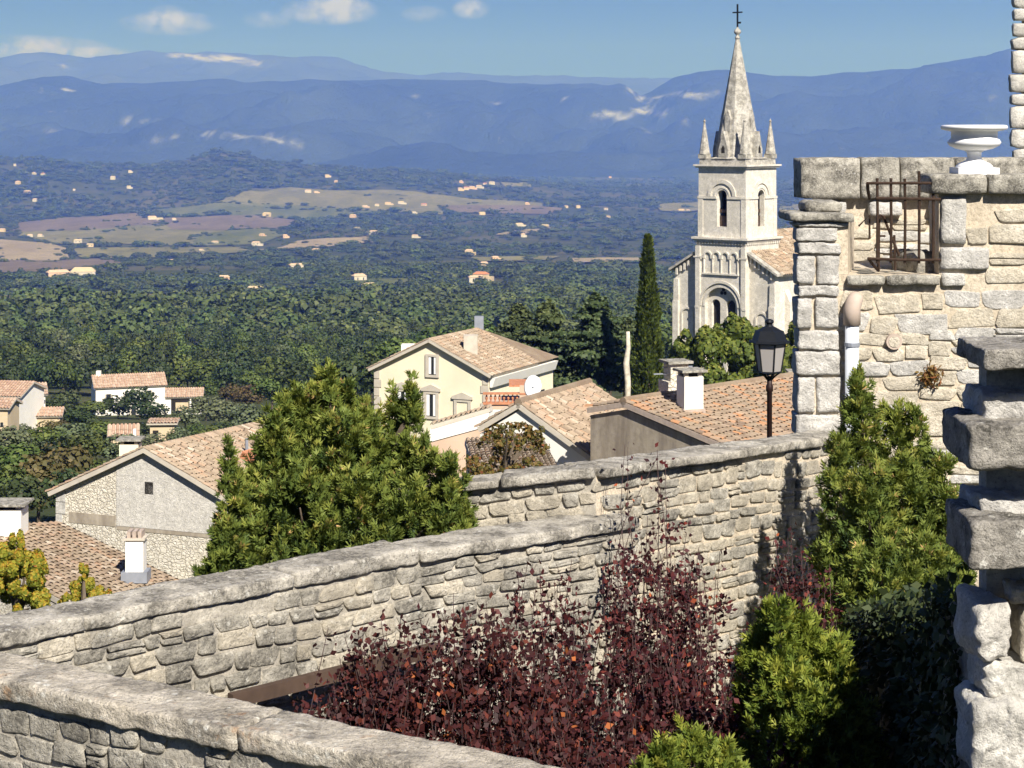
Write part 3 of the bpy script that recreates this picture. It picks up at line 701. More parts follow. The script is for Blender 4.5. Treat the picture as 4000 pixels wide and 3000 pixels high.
# corner blocks
for (v0, v1, cols) in ((222.5, 227, [(793, 849)]), (228, 241.5, [(796, 838)]), (242.5, 254.5, [(797, 841)]), (255.5, 284.5, [(796, 815), (816, 840)]), (285.5, 296.5, [(797, 838)]), (297.5, 328.5, [(796, 812), (814, 838)]),
                       (329.5, 349.5, [(797, 839)]), (350.5, 375.5, [(795, 840)]), (376.5, 413, [(797, 815), (816, 842)]), (414, 436, [(795, 842)]), (437, 462, [(796, 840)])):
    for u0, u1 in cols:
        o = rough_slab('corner_stone', house, M['quoin'], ((hx(u0) + hx(u1))/2, HY + .10, (hz(v0) + hz(v1))/2), (1, 0, 0), hx(u1) - hx(u0) - .006, 0.27, hz(v0) - hz(v1) - .004, hrng.randrange(9999), 0.011, (12, 5, 9), 0.014)
# ledge and rounded cap block over the corner
rough_slab('ledge_stone', house, M['slab'], (hx(821), HY + .30, hz(217.5)), (1, 0, 0), hx(853) - hx(789), 0.75, hz(213) - hz(222), 3, 0.008, (10, 8, 3), 0.02)
rough_slab('cap_stone', house, M['slab'], (hx(829), HY + .45, hz(208)), (1, 0, 0), hx(848) - hx(810), 0.42, hz(202) - hz(213.5), 4, 0.012, (8, 6, 4), 0.04)
# long slabs across the rear wall
sp_ = 16.75/F
for k, (u0, u1) in enumerate(((805, 866), (866.6, 906), (906.6, 962), (962.6, 1060))):
    rough_slab('roof_slab', house, M['slab'], (((u0+u1)/2 - 512)*sp_, 17.24, (HV - 179)*sp_), (1, 0, 0), (u1-u0)*sp_ - .004, 0.50, 42*sp_, 60 + k, 0.006, (10, 6, 6), 0.02)
for u in (832, 888, 950):
    rough_slab('corbel_stone', house, M['quoin'], ((u - 512)*sp_*1.01, 17.14, (HV - 209)*sp_*1.012), (1, 0, 0), 34*sp_, 0.30, 15*sp_, 80 + u, 0.01, (6, 5, 4), 0.03)
masonry(house, [M['house_stone'], M['quoin']], (2.6, 17.1), (5.1, 17.1), -0.76, -0.76, 0.44, (0.09, 0.16), (0.15, 0.35), (0.012, 0.03), rng=random.Random(41))
# front rubble
def sk(s, z, l, h):
    return False
masonry(house, [M['house_stone'], M['house_stone'], M['quoin']], (hx(843), HY), (5.1, HY), hz(287), hz(287), 2.0, (0.09, 0.2), (0.14, 0.42), (0.010, 0.032), rng=random.Random(43))
for u0, u1, k in ((846, 884, 1), (884.6, 938, 2)):
    rough_slab('sill_stone', house, M['slab'], ((hx(u0)+hx(u1))/2, HY + .85, hz(280)), (1, 0, 0), hx(u1)-hx(u0)-.004, 1.86, hz(275)-hz(286), k, 0.010, (9, 12, 3), 0.02)
# side pier: big blocks on its edge, rubble beyond, cap slab
for (u0, u1, v0, v1) in ((940, 966, 195.5, 245), (940, 989, 246.5, 270.5), (941, 965, 272, 287)):
    rough_slab('corner_stone', house, M['quoin'], ((hx(u0)+hx(u1))/2, HY + .09, (hz(v0)+hz(v1))/2), (1, 0, 0), hx(u1)-hx(u0)-.006, 0.27, hz(v0)-hz(v1)-.006, hrng.randrange(9999), 0.008, (6, 3, 6), 0.022)
masonry(house, [M['house_stone']], (hx(967), HY), (5.1, HY), hz(196), hz(196), hz(196) - hz(246), (0.09, 0.17), (0.16, 0.42), (0.012, 0.034), rng=random.Random(44))
masonry(house, [M['house_stone']], (hx(990), HY), (5.1, HY), hz(247), hz(247), hz(247) - hz(286), (0.09, 0.17), (0.16, 0.42), (0.012, 0.034), rng=random.Random(45))
for u0, u1, k in ((929, 985, 1), (985.5, 1080, 2)):
    rough_slab('cap_slab', house, M['slab'], ((hx(u0)+hx(u1))/2, HY + .16, hz(184)), (1, 0, 0), hx(u1)-hx(u0)-.004, 0.50, hz(174)-hz(194), 90+k, 0.007, (10, 6, 4), 0.018)
rough_slab('fallen_stone', house, M['slab'], (hx(924), HY + .42, hz(266)), (1, 0.3, 0), 0.22, 0.5, 0.22, 97, 0.02, (7, 7, 6), 0.06)

# tall wall at the picture's right edge, behind the house
tw = empty('tall_stone_wall', (6.2, 20.2, -7.0), 0, 'strip of tall pale stone wall at the right edge behind the urn', 'wall')
MB().prism_z([(-1.08, -1.0), (1.2, -1.0), (1.2, 1.0), (-.4, 1.0)], 0, 10.5).build('mortar_core', M['mortar_warm'], tw)
rr = random.Random(3); z = -2.2
while z < 2.6:
    h = rr.uniform(0.12, 0.24)
    rough_slab('corner_stone', tw, M['boulder'], (5.0 + rr.uniform(.20, .24), 19.17, z + h/2), (1, 0, 0), 0.42, 0.12, h - .012, int(z*999), 0.012, (6, 5, 4), 0.03); z += h
    place_stone(tw, [M['house_stone']], Vector((5.72, 19.2, z - h/2)), Vector((1, 0, 0)), 0.42, h - .015, 0.05, 0, 'stone', rr)

# window grille
gr = empty('window_grille', (hx(903), HY - .05, hz(262)), 0, 'rusty iron bar grille with a bent frame in the wall opening', 'grille')
gl = Vector(gr.location)
def gp(u, v, dy=0.0): return (hx(u) - gl.x, dy, hz(v) - gl.z)
for u, v0 in ((876, 178), (889.6, 178), (903.5, 178.5), (917.6, 171), (931.6, 178)):
    MB().tube([gp(u, v0), gp(u + .4, 220), gp(u, 263)], 0.0115, 6).build('bar', M['iron_rust'], gr)
for pts in ([gp(866, 183, -.012), gp(900, 183, -.012), gp(934, 183, -.012)], [gp(866, 258, -.012), gp(900, 259.5, -.012), gp(939, 259.5, -.012)], [gp(874, 198, -.012), gp(939, 199, -.012)]):
    MB().tube(pts, 0.012, 6).build('cross_bar', M['iron_rust'], gr)
MB().tube([gp(866, 183, -.012), gp(869, 190, .1), gp(874, 199, .25)], 0.014, 6).build('bent_bar', M['iron_rust'], gr)
MB().tube([gp(867, 258, -.012), gp(874, 265, .1), gp(882, 272, .2)], 0.012, 6).build('bent_bar', M['iron_rust'], gr)
MB().tube([gp(882, 272, .2), gp(882.5, 220, .2), gp(884, 216, .2), gp(887, 217, .2), gp(896, 240, .2), gp(903, 257, .2)], 0.012, 6).build('bent_bar', M['iron_rust'], gr)
MB().tube([gp(880, 237, .2), gp(889, 237, .2)], 0.009, 6).build('bent_bar', M['iron_rust'], gr)
MB().tube([gp(899, 272, .2), gp(898, 236, .2)], 0.010, 6).build('bent_bar', M['iron_rust'], gr)
MB().tube([gp(873, 240, .2), gp(873, 216, .2), gp(862, 227, .2)], 0.009, 6).build('bent_bar', M['iron_rust'], gr)

# drain pipe
dp = empty('drain_pipe', (hx(850), HY - .09, -5.2), 0, 'grey drain pipe with clay elbow on the stone house wall', 'pipe')
dl = Vector(dp.location)
MB().tube([(0, 0, 0), (0, 0, hz(322) - dl.z)], 0.056, 14).build('pipe', M['pvc'], dp, True)
MB().tube([(0, 0, hz(324) - dl.z), (0, 0, hz(308) - dl.z), (0.012, .012, hz(303) - dl.z), (0.035, .05, hz(299) - dl.z), (.05, .14, hz(297.5) - dl.z)], [.068, .068, .066, .062, .06], 14).build('elbow', M['clay_pipe'], dp, True)
for v in (345, 400): MB().lathe([(.064, hz(v) - dl.z), (.064, hz(v) - dl.z + .03)], 0, 0, 14).build('clip', M['lead'], dp)
# round clay vent
vt = empty('wall_vent', (hx(893), HY - .02, hz(341)), 0, 'small round clay vent set in the rubble of the stone house', 'vent')
mb = MB(); mb.tube([(0, .06, 0), (0, -.035, 0)], .064, 18); mb.build('rim', M['clay_pipe'], vt)
MB().tube([(0, -.03, 0), (0, -.040, 0)], .045, 16).build('cap', M['house_stone'], vt)

# urn
un = empty('garden_urn', (hx(979), HY + .16, hz(174.2)), 0, 'white pedestal urn standing on the pier cap', 'urn')
u_ = hp
MB().box(-.165, .165, -.165, .165, -.004, .052).build('plinth', M['white_paint'], un)
MB().lathe([(.15, .052), (.15, .062), (.125, .085), (.07, .11), (.055, .14), (.06, .175), (.085, .19)], 0, 0, 28).build('foot', M['white_paint'], un, True)
MB().lathe([(.085, .19), (.15, .205), (.2, .23), (.215, .255), (.2, .28), (.185, .288), (.185, .345), (.22, .352), (.262, .362), (.268, .378), (.26, .395), (.235, .398), (.2, .38), (.02, .372)], 0, 0, 32).build('bowl', M['white_paint'], un, True)

# ------------------------------------------------------------------ near pier of toothed stones at the right edge
PYY = 6.6; pp = PYY/F
nx_ = lambda u: (u - 512)*pp
nz_ = lambda v: (HV - v)*pp
pier = empty('toothed_pier', (nx_(1010), PYY + .2, -4.6), 0, 'near pier of projecting lichen covered stones at the right edge', 'pier')
pl_ = Vector(pier.location)
MB().box(nx_(1000) - pl_.x, nx_(1085) - pl_.x, PYY + .19 - pl_.y, PYY + .30 - pl_.y, 0, nz_(352) - pl_.z).build('mortar_core', M['mortar_grey'], pier)
for (u0, u1, v0, v1, fy, mt, rg, rn) in ((960, 1120, 349, 371, -.12, 'lichen_stone', .006, .014), (974, 1100, 392, 424, .02, 'quoin', .012, .03), (945, 1110, 424, 470, -.15, 'lichen_stone', .009, .03),
                                     (970, 1090, 499, 521, .0, 'quoin', .012, .03), (947, 1120, 520, 571, -.15, 'lichen_stone', .008, .022), (1005, 1100, 588, 606, .06, 'house_stone', .01, .025), (966, 1012, 606, 664, -.02, 'boulder', .016, .05),
                                     (1013, 1080, 606, 664, .02, 'house_stone', .014, .045), (975, 1070, 664, 704, -.01, 'boulder', .015, .05), (962, 1060, 705, 782, -.06, 'boulder', .018, .06)):
    D = .30 if fy > -.1 else .42
    kf = (PYY + fy)/PYY; kb = (PYY + fy + (D - .06 if fy < -.1 else .12))/PYY; u0, u1, v0, v1 = 512 + (u0 - 512)*kb, 512 + (u1 - 512)*kf, HV + (v0 - HV)*kf, HV + (v1 - HV)*kf
    rough_slab('stone', pier, M[mt], ((nx_(u0)+nx_(u1))/2, PYY + fy + D/2, (nz_(v0)+nz_(v1))/2), (1, 0, 0), nx_(u1)-nx_(u0)-.003, D, nz_(v0)-nz_(v1)-.003, int(u0 + v0), rg*1.25, (34, 16, 14), rn*.62)

# flank wall added behind the pier, turned from the sun to keep the gap dark
fk = empty('flank_wall', (1.8, 9.0, -5.0), 0, 'added flank wall with near-black leaf cover deepening its shade behind the pier', 'wall')
fa, fb = (2.12, 11.6), (1.69, 7.1)
wall_core(fk, M['mortar_grey'], fa, fb, -2.95, -1.72, 0.25, -5.6)

# ------------------------------------------------------------------ street lamp
LY = 22.0; lp = LY/F
lx = lambda u: (u - 512)*lp
lz = lambda v: (HV - v)*lp
gz = float(T(lx(769.5), LY))
lamp = empty('street_lamp', (lx(769.5), LY, gz), math.radians(12), 'black lantern street lamp on a slim pole behind the upper wall', 'lamp')
z_ = lambda v: lz(v) - gz
MB().lathe([(.12, 0), (.12, .12), (.07, .18), (.055, .5), (.05, .52), (.034, .6), (.03, z_(392)), (.042, z_(391)), (.042, z_(386)), (.03, z_(384)), (.03, z_(378))], 0, 0, 12).build('pole', M['pole_brown'], lamp, True)
brk = MB()
for k in range(6):
    a = math.pi/6 + k*math.pi/3
    brk.tube([(0.02*math.cos(a), .02*math.sin(a), z_(380)), (.06*math.cos(a), .06*math.sin(a), z_(376)), (.128*math.cos(a), .128*math.sin(a), z_(371.5))], .011, 5)
brk.lathe([(.045, z_(379.5)), (.05, z_(377.5)), (.02, z_(376))], 0, 0, 10); brk.build('bracket', M['iron_black'], lamp)
rb, rt = .132, .185
fr_ = MB()
for k in range(6):
    a = math.pi/6 + k*math.pi/3; c, s = math.cos(a), math.sin(a)
    fr_.tube([(rb*c, rb*s, z_(372)), (rt*c, rt*s, z_(342.5))], .0105, 4)
    a2 = a + math.pi/3; c2, s2 = math.cos(a2), math.sin(a2)
    fr_.tube([(rb*c, rb*s, z_(371.6)), (rb*c2, rb*s2, z_(371.6))], .012, 4); fr_.tube([(rt*c, rt*s, z_(343)), (rt*c2, rt*s2, z_(343))], .012, 4)
fr_.build('frame', M['iron_black'], lamp)
def m_frost():
    t = NT('frosted_pane'); d = t.n('ShaderNodeBsdfDiffuse'); d.inputs[0].default_value = (.52,.49,.47,1)
    tr = t.n('ShaderNodeBsdfTranslucent'); tr.inputs[0].default_value = (.55,.52,.5,1)
    g = t.n('ShaderNodeBsdfGlossy'); g.inputs['Roughness'].default_value = .25; g.inputs[0].default_value = (.6,.6,.6,1)
    m1_ = t.n('ShaderNodeMixShader'); m1_.inputs[0].default_value = .35; m2_ = t.n('ShaderNodeMixShader'); m2_.inputs[0].default_value = .08
    t.l(d.outputs[0], m1_.inputs[1]); t.l(tr.outputs[0], m1_.inputs[2]); t.l(m1_.outputs[0], m2_.inputs[1]); t.l(g.outputs[0], m2_.inputs[2]); t.l(m2_.outputs[0], t.out.inputs[0]); return t.m
M['frost'] = m_frost()
for k in range(6):
    a = math.pi/6 + k*math.pi/3; a2 = a + math.pi/3; q = .985
    MB().quad((rb*q*math.cos(a), rb*q*math.sin(a), z_(371.5)), (rb*q*math.cos(a2), rb*q*math.sin(a2), z_(371.5)), (rt*q*math.cos(a2), rt*q*math.sin(a2), z_(343)), (rt*q*math.cos(a), rt*q*math.sin(a), z_(343))).build('pane', M['frost'], lamp)
MB().lathe([(.03, z_(370)), (.035, z_(360)), (.028, z_(350)), (.02, z_(343))], 0, 0, 10).build('bulb', M['white_paint'], lamp, True)
mb = MB(); mb.cone(0, 0, z_(342.5), z_(340.3), .24, .235, 6, math.pi/6); mb.cone(0, 0, z_(340.3), z_(330.5), .205, .165, 6, math.pi/6); mb.cone(0, 0, z_(330.5), z_(326.5), .15, .06, 6, math.pi/6)
mb.lathe([(.055, z_(327)), (.035, z_(324.8)), (.035, z_(323.8)), (.052, z_(322)), (.045, z_(320)), (.015, z_(319))], 0, 0, 12)
mb.build('cap', M['iron_black'], lamp)

# ------------------------------------------------------------------ tiled roofs and houses
def tile_roof(name, parent, O, Rv, Dv, mat, cw=0.185, step=0.29, rng=R, loc=None, thick=True):
    """canal tiles over the skew quad O, O+Rv (ridge), O+Dv (down the slope); world coordinates minus loc"""
    O = np.array(O, float); Rv = np.array(Rv, float); Dv = np.array(Dv, float); loc = np.array(loc if loc is not None else (0, 0, 0), float)
    lr, ld = np.linalg.norm(Rv), np.linalg.norm(Dv); er, ed = Rv/lr, Dv/ld
    N = np.cross(er, ed); N /= np.linalg.norm(N); N = N if N[2] > 0 else -N
    nc = max(2, int(lr/cw)); nr = max(2, int(ld/step)); cw = lr/nc; step = ld/nr
    V = []; Fc = []; rn = []; seg = 4
    rs = np.random.RandomState(rng.randrange(10**6))
    for i in range(nc):
        ci = (i + .5)*cw; ph = rs.uniform(-.25, .25)*step
        for j in range(nr):
            d0 = j*step - 0.04 + (ph if j else 0); d1 = (j+1)*step + 0.05 + (ph if j < nr-1 else 0.03)
            j1 = rs.uniform(-.014, .014); val = rs.rand(); lift = rs.uniform(0, .012)
            b = len(V)
            for (dd, rad, up) in ((d0, cw*.40, .0), (d1, cw*.47, .03 + lift)):
                for k in range(seg+1):
                    a = math.pi*k/seg
                    V.append(O + er*(ci + j1 + rad*math.cos(a)) + ed*dd + N*(rad*math.sin(a)*0.85 + up + .01))
            for k in range(seg):
                Fc.append((b+k, b+k+1, b+seg+1+k+1, b+seg+1+k)); rn.append(val)
    V = np.array(V) - loc
    me = mesh_np(name, V, np.array(Fc), mat, rnd=rn)
    o = obj(name, me, parent); o['kind'] = 'stuff'
    if thick:
        mb = MB(); a, b_, c, d = O - loc, O + Rv - loc, O + Rv + Dv - loc, O + Dv - loc; n = N*0.16
        P = [a-n, b_-n, c-n, d-n, a, b_, c, d]
        mb.add(P, [(0,3,2,1),(4,5,6,7),(0,1,5,4),(1,2,6,5),(2,3,7,6),(3,0,4,7)]); mb.build('roof_deck', M['clay_pipe'] if mat is M['tiles_orange'] else M['trim'], parent)
    return o
def chimney(parent, P, w, h, mat, cap='flat', loc=(0, 0, 0), d=None, rz=0.0):
    P = Vector(P) - Vector(loc); d = d or w
    mb = MB(); mb.box(-w/2, w/2, -d/2, d/2, -1.0, h)
    o = mb.build('chimney', mat, parent); o.location = P; o.rotation_euler[2] = rz
    if cap == 'flat':
        for sx in (-1, 1):
            for sy in (-1, 1): MB().box(sx*w*.36-.06, sx*w*.36+.06, sy*d*.36-.06, sy*d*.36+.06, h, h+.14).build('cap_post', M['trim'], o)
        MB().box(-w*.66, w*.66, -d*.66, d*.66, h+.14, h+.21).build('cap_slab', M['slab'], o)
        MB().box(-w*.3, w*.3, -d*.3, d*.3, h, h+.13).build('flue', M['dark_void'], o)
    elif cap == 'crown':
        MB().box(-w*.6, w*.6, -d*.6, d*.6, h, h+.06).build('cap_slab', M['trim'], o)
        for k in range(3): MB().box((-.42+.31*k)*w, (-.42+.31*k+.2)*w, -d*.5, d*.5, h+.06, h+.26).build('clay_tile', M['clay_pipe'], o)
    return o
def gable_house(name, label, cat, A, ex, w, depth, zb, ze, za, wall, tiles, over=0.25, loc=None, ridge_drop=0.0, hip=0.0, group=None, cw=0.185, step=0.29, rng=R, wleft=None):
    """A = ground-plane point (x,y) under the gable apex; ex = unit vector along the gable, left to right; ridge runs back"""
    ex = Vector((ex[0], ex[1], 0)).normalized(); bk = Vector((-ex.y, ex.x, 0)); A = Vector((A[0], A[1], 0))
    h = empty(name, (A.x, A.y, zb), 0, label, cat, group); L = Vector(h.location)
    wl = wr = w/2
    def p(s, t, z): q = A + ex*s + bk*t; return (q.x - L.x, q.y - L.y, z - L.z)
    mb = MB()
    mb.poly([p(-wl, 0, zb), p(wr, 0, zb), p(wr, 0, ze), p(0, 0, za), p(-wl, 0, ze)])
    mb.quad(p(wr, 0, zb), p(wr, depth, zb), p(wr, depth, ze - ridge_drop), p(wr, 0, ze))
    mb.quad(p(-wl, depth, zb), p(-wl, 0, zb), p(-wl, 0, ze), p(-wl, depth, ze - ridge_drop))
    if hip: mb.quad(p(wr, depth, zb), p(-wl, depth, zb), p(-wl, depth, ze), p(wr, depth, ze))
    else: mb.poly([p(wr, depth, zb), p(-wl, depth, zb), p(-wl, depth, ze - ridge_drop), p(0, depth, za - ridge_drop), p(wr, depth, ze - ridge_drop)])
    mb.build('wall', wall, h, fix=False)
    sl = (za - ze)/(w/2); up = .17
    for sg in (1, -1):
        O = Vector(p(0, -over, za + up)) + L
        Rv = Vector(p(0, depth + over - hip, za + up - ridge_drop)) + L - O
        Dv = Vector(p(sg*(w/2 + over), -over, ze + up - sl*over)) + L - O
        tile_roof('roof_tiles', h, O, Rv, Dv, tiles, cw, step, rng, L)
        if hip:
            mb = MB(); E = p(sg*(w/2+over), depth+over, ze + up - sl*over); E2 = p(sg*(w/2+over), depth+over-hip, ze + up - sl*over); Tt = p(0, depth+over-hip, za + up)
            mb.poly([Tt, E2, E]); mb.poly([Tt, E, p(0, depth+over, ze + up - sl*over)]); mb.build('roof_hip', M['trim'] if False else tiles, h)
    return h, p, L

# big stone gable house on the left
e_ = Vector((math.cos(math.radians(22)), -math.sin(math.radians(22)), 0))
A0 = at(147, 446, 70)
sh, shp, shl = gable_house('village_house', 'large rubble stone gable house with patched grey upper wall behind the low wall', 'house', (A0.x, A0.y), (e_.x, e_.y), 7.9, 9.5, -21, -13.4, -11.6, M['rubble'], M['tiles_old'], ridge_drop=0.3)
for z0 in [(-20 + .45*i) for i in range(15)]:
    mb = MB(); a = shp(-3.66, -.02, z0); w_ = .42 if int(z0*10) % 2 else .28
    b = shp(-3.66 + w_, -.02, z0); c = shp(-3.66, .3, z0)
    mb.add([shp(-3.97, -.03, z0+.01), shp(-3.97 + w_, -.03, z0+.01), shp(-3.97 + w_, .12, z0+.01), shp(-3.97, .12, z0+.01), shp(-3.97, -.03, z0+.43), shp(-3.97 + w_, -.03, z0+.43), shp(-3.97 + w_, .12, z0+.43), shp(-3.97, .12, z0+.43)],
           [(0,3,2,1),(4,5,6,7),(0,1,5,4),(1,2,6,5),(2,3,7,6),(3,0,4,7)]); mb.build('corner_stone', M['quoin'], sh)
def face_box(h, p, s0, s1, z0, z1, d0, d1, name, mat):
    mb = MB(); mb.add([p(s0, d0, z0), p(s1, d0, z0), p(s1, d1, z0), p(s0, d1, z0), p(s0, d0, z1), p(s1, d0, z1), p(s1, d1, z1), p(s0, d1, z1)],
           [(0,3,2,1),(4,5,6,7),(0,1,5,4),(1,2,6,5),(2,3,7,6),(3,0,4,7)]); return mb.build(name, mat, h)
face_box(sh, shp, -.08, .28, -13.15, -12.7, -.03, .05, 'vent_opening', M['dark_void'])
face_box(sh, shp, -3.4, -1.35, -14.45, -14.05, -.015, .05, 'render_patch', M['grey_render'])
face_box(sh, shp, -1.3, 3.92, -14.55, -14.40, -.02, .05, 'render_edge', M['grey_render'])
face_box(sh, shp, -.35, -.15, -15.1, -14.6, -.02, .05, 'render_patch', M['grey_render'])
# upper grey render on the gable
mb = MB(); mb.add([shp(-1.3, -.03, -14.4), shp(3.92, -.03, -14.4), shp(3.92, -.03, -13.42), shp(0.0, -.03, -11.64), shp(-1.3, -.03, -12.22), shp(-1.3, .02, -14.4), shp(3.92, .02, -14.4), shp(3.92, .02, -13.42), shp(0, .02, -11.64), shp(-1.3, .02, -12.22)],
       [(0,1,2,3,4), (9,8,7,6,5), (0,5,6,1), (4,9,5,0)]); mb.build('gable_render', None or m_stone('gable_render', (0.74,0.70,0.63), (0.80,0.765,0.69), (0.77,0.73,0.66), dk=0.2, lc=0, scale=0.8, bump=0.9, dist=0.05), sh)
chimney(sh, Vector(shp(-2.15, 2.2, -12.9)) + shl, .72, 1.15, M['render_cream'], 'flat', shl)
mb = MB(); mb.cone(0, 0, 0, .85, .06, .06, 8); o = mb.build('vent_pipe', M['lead'], sh); o.location = shp(1.7, 4.3, -12.5)
q = MB().box(-.9, .9, -.35, .35, -.05, .25).build('roof_hatch', M['terracotta'], sh); q.location = shp(2.6, 4.0, -12.62); q.rotation_euler = (0, math.radians(24), math.radians(-22))
mb = MB().box(-1.0, 1.0, -.05, .05, 0, .12); q = mb.build('hatch_bar', M['trim'], sh); q.location = shp(2.2, 4.9, -12.2); q.rotation_euler[2] = math.radians(-22)

# lower roof in the left corner
RL1 = at(-70, 531, 61); RL2 = at(59, 523, 63.5); RL3 = at(176, 580, 59.6)
rlh = empty('village_house', (RL1.x, RL1.y, -20), 0, 'low house with broad brown tile roof and two chimneys behind the yellow tree', 'house')
rll = Vector(rlh.location)
Dl = (RL3 - RL2)*1.45
tile_roof('roof_tiles', rlh, RL1, RL2 - RL1, Dl, M['tiles_old'], loc=rll)
c4 = [RL1, RL2, RL2 + Dl, RL1 + Dl]
mb = MB()
for i in range(4):
    a, b = c4[i] - rll, c4[(i+1) % 4] - rll; mb.quad((a.x, a.y, 0), (b.x, b.y, 0), (b.x, b.y, b.z - .2), (a.x, a.y, a.z - .2))
mb.build('wall', M['rubble'], rlh)
chimney(rlh, at(10, 531, 61.7), .95, .75, M['render_white'], 'flat', rll)
ch = chimney(rlh, at(136, 571, 58.9), .55, 1.0, M['render_white'], 'crown', rll)
MB().box(-.4, .4, -.34, .34, -.3, .03).build('flashing', M['lead'], ch)

# cream gable house in the centre
ea = math.radians(24); ec = Vector((math.cos(ea), -math.sin(ea), 0)); A1 = at(430.6, 339, 110)
chh, chp, chl = gable_house('village_house', 'cream rendered gable house with framed windows and tiled roof in the centre', 'house', (A1.x, A1.y), (ec.x, ec.y), 7.3, 9.5, -22.5, -13.65, -11.9, M['render_cream'], M['tiles_old'], over=.3, hip=3.2)
def window(h, p, sc, z0, z1, w, shut=True, ped=False, blind=False):
    f = face_box(h, p, sc - w/2, sc + w/2, z0, z1, -.03, .04, 'window', M['glass_dark'] if not blind else M['render_cream'])
    t = .14
    for a in ((sc-w/2-t*1.3, sc-w/2, z0-t, z1+t), (sc+w/2, sc+w/2+t*1.3, z0-t, z1+t), (sc-w/2, sc+w/2, z1, z1+t), (sc-w/2, sc+w/2, z0-t, z0)):
        face_box(f, p, *a, -.09, .05, 'frame', M['trim'])
    if ped:
        mb = MB(); P = [(-w/2-.3, z1+t+.02), (w/2+.3, z1+t+.02), (w/2+.3, z1+t+.18), (0, z1+t+.42), (-w/2-.3, z1+t+.18)]
        mb.add([p(sc+x, -.13, z) for x, z in P] + [p(sc+x, .05, z) for x, z in P], [(0,1,2,3,4), (9,8,7,6,5)] + [(i, i+5, (i+1) % 5 + 5, (i+1) % 5) for i in range(5)]); mb.build('pediment', M['trim'], f)
    if not blind:
        face_box(f, p, sc-w/2+.02, sc-w*.16, z0+.05, z1-.04, -.06, -.032, 'casement', M['white_paint']) if shut else None
        face_box(f, p, sc+w*.22, sc+w/2-.02, z0+.05, z1-.04, -.06, -.032, 'casement', M['white_paint']) if shut else None
    return f
window(chh, chp, .13, -13.8, -12.75, .5)
window(chh, chp, -1.8, -16.2, -14.85, .62, True, True)
window(chh, chp, .05, -16.2, -14.9, .62, True, True)
window(chh, chp, 2.05, -16.6, -15.25, .7, True, True, True)
for s, w_ in ((-3.66, .35), (3.31, .35)):
    for i in range(9): face_box(chh, chp, s - (.12 if i % 2 and s > 0 else 0), s + w_ + (.12 if i % 2 and s < 0 else 0), -18.2 + .5*i + .02, -18.2 + .5*i + .46, -.05, .05, 'corner_stone', M['trim'])
chimney(chh, Vector(chp(0, 6.6, -11.8)) + chl, .55, .8, M['lead'], 'none', chl)
chimney(chh, Vector(chp(1.75, 1.7, -12.7)) + chl, .8, 1.1, M['trim'], 'none', chl)
chimney(chh, Vector(chp(-2.4, 2.0, -13.1)) + chl, .9, .75, M['render_white'], 'none', chl)
mb = MB()
mb.add([chp(3.7, .1, -14.35), chp(3.7, 9.4, -14.35), chp(3.85, 9.4, -14.35), chp(3.85, .1, -14.35), chp(3.7, .1, -13.8), chp(3.7, 9.4, -13.8), chp(4.05, 9.4, -13.8), chp(4.05, .1, -13.8)], [(0,3,2,1),(4,5,6,7),(0,1,5,4),(1,2,6,5),(2,3,7,6),(3,0,4,7)])
mb.build('eaves_cornice', M['render_white'], chh)
for i in range(4):
    f = MB(); t0 = 1.0 + i*2.1; f.add([chp(3.64, t0, -17), chp(3.69, t0, -17), chp(3.69, t0+.8, -17), chp(3.64, t0+.8, -17), chp(3.64, t0, -15.4), chp(3.69, t0, -15.4), chp(3.69, t0+.8, -15.4), chp(3.64, t0+.8, -15.4)], [(0,3,2,1),(4,5,6,7),(0,1,5,4),(1,2,6,5),(2,3,7,6),(3,0,4,7)]); f.build('window', M['glass_dark'], chh)

# terracotta balustrade terrace to its right
TY = 92.0
tl0 = at(489, 414, TY); terr = empty('terrace', (tl0.x, TY, -20), 0, 'pinkish terrace wall with terracotta balustrade right of the cream house', 'terrace'); tl = Vector(terr.location)
def tq(u, v, dy=0): P = at(u, v, TY) - tl; return (P.x, P.y + dy, P.z)
a, b = tq(484, 404), tq(532, 402)
MB().box(a[0], b[0], 0, 3.0, 0, tq(0, 404)[2]).build('wall', M['render_pink'], terr)
MB().box(a[0]-.05, b[0], -.08, .25, tq(0, 404.5)[2], tq(0, 402.5)[2]).build('base_rail', M['terracotta'], terr)
MB().box(a[0]-.05, b[0], -.08, .25, tq(0, 394.5)[2], tq(0, 392.8)[2]).build('hand_rail', M['terracotta'], terr)
for i in range(12):
    x0 = a[0] + .12 + i*.21; zz0, zz1 = tq(0, 402.5)[2], tq(0, 394.5)[2]
    MB().lathe([(.05, zz0), (.03, zz0+.08), (.07, zz0+.2), (.03, zz0+.33), (.05, zz1)], x0, .1, 6).build('baluster', M['terracotta'], terr)
MB().box(b[0]-.6, b[0]+.1, -.06, .3, tq(0, 404)[2], tq(0, 386)[2]).build('pillar', M['render_pink'], terr)
MB().box(a[0]+1.2, b[0], .4, 2.6, tq(0, 388)[2], tq(0, 386)[2]).build('awning_beam', M['terracotta'], terr)

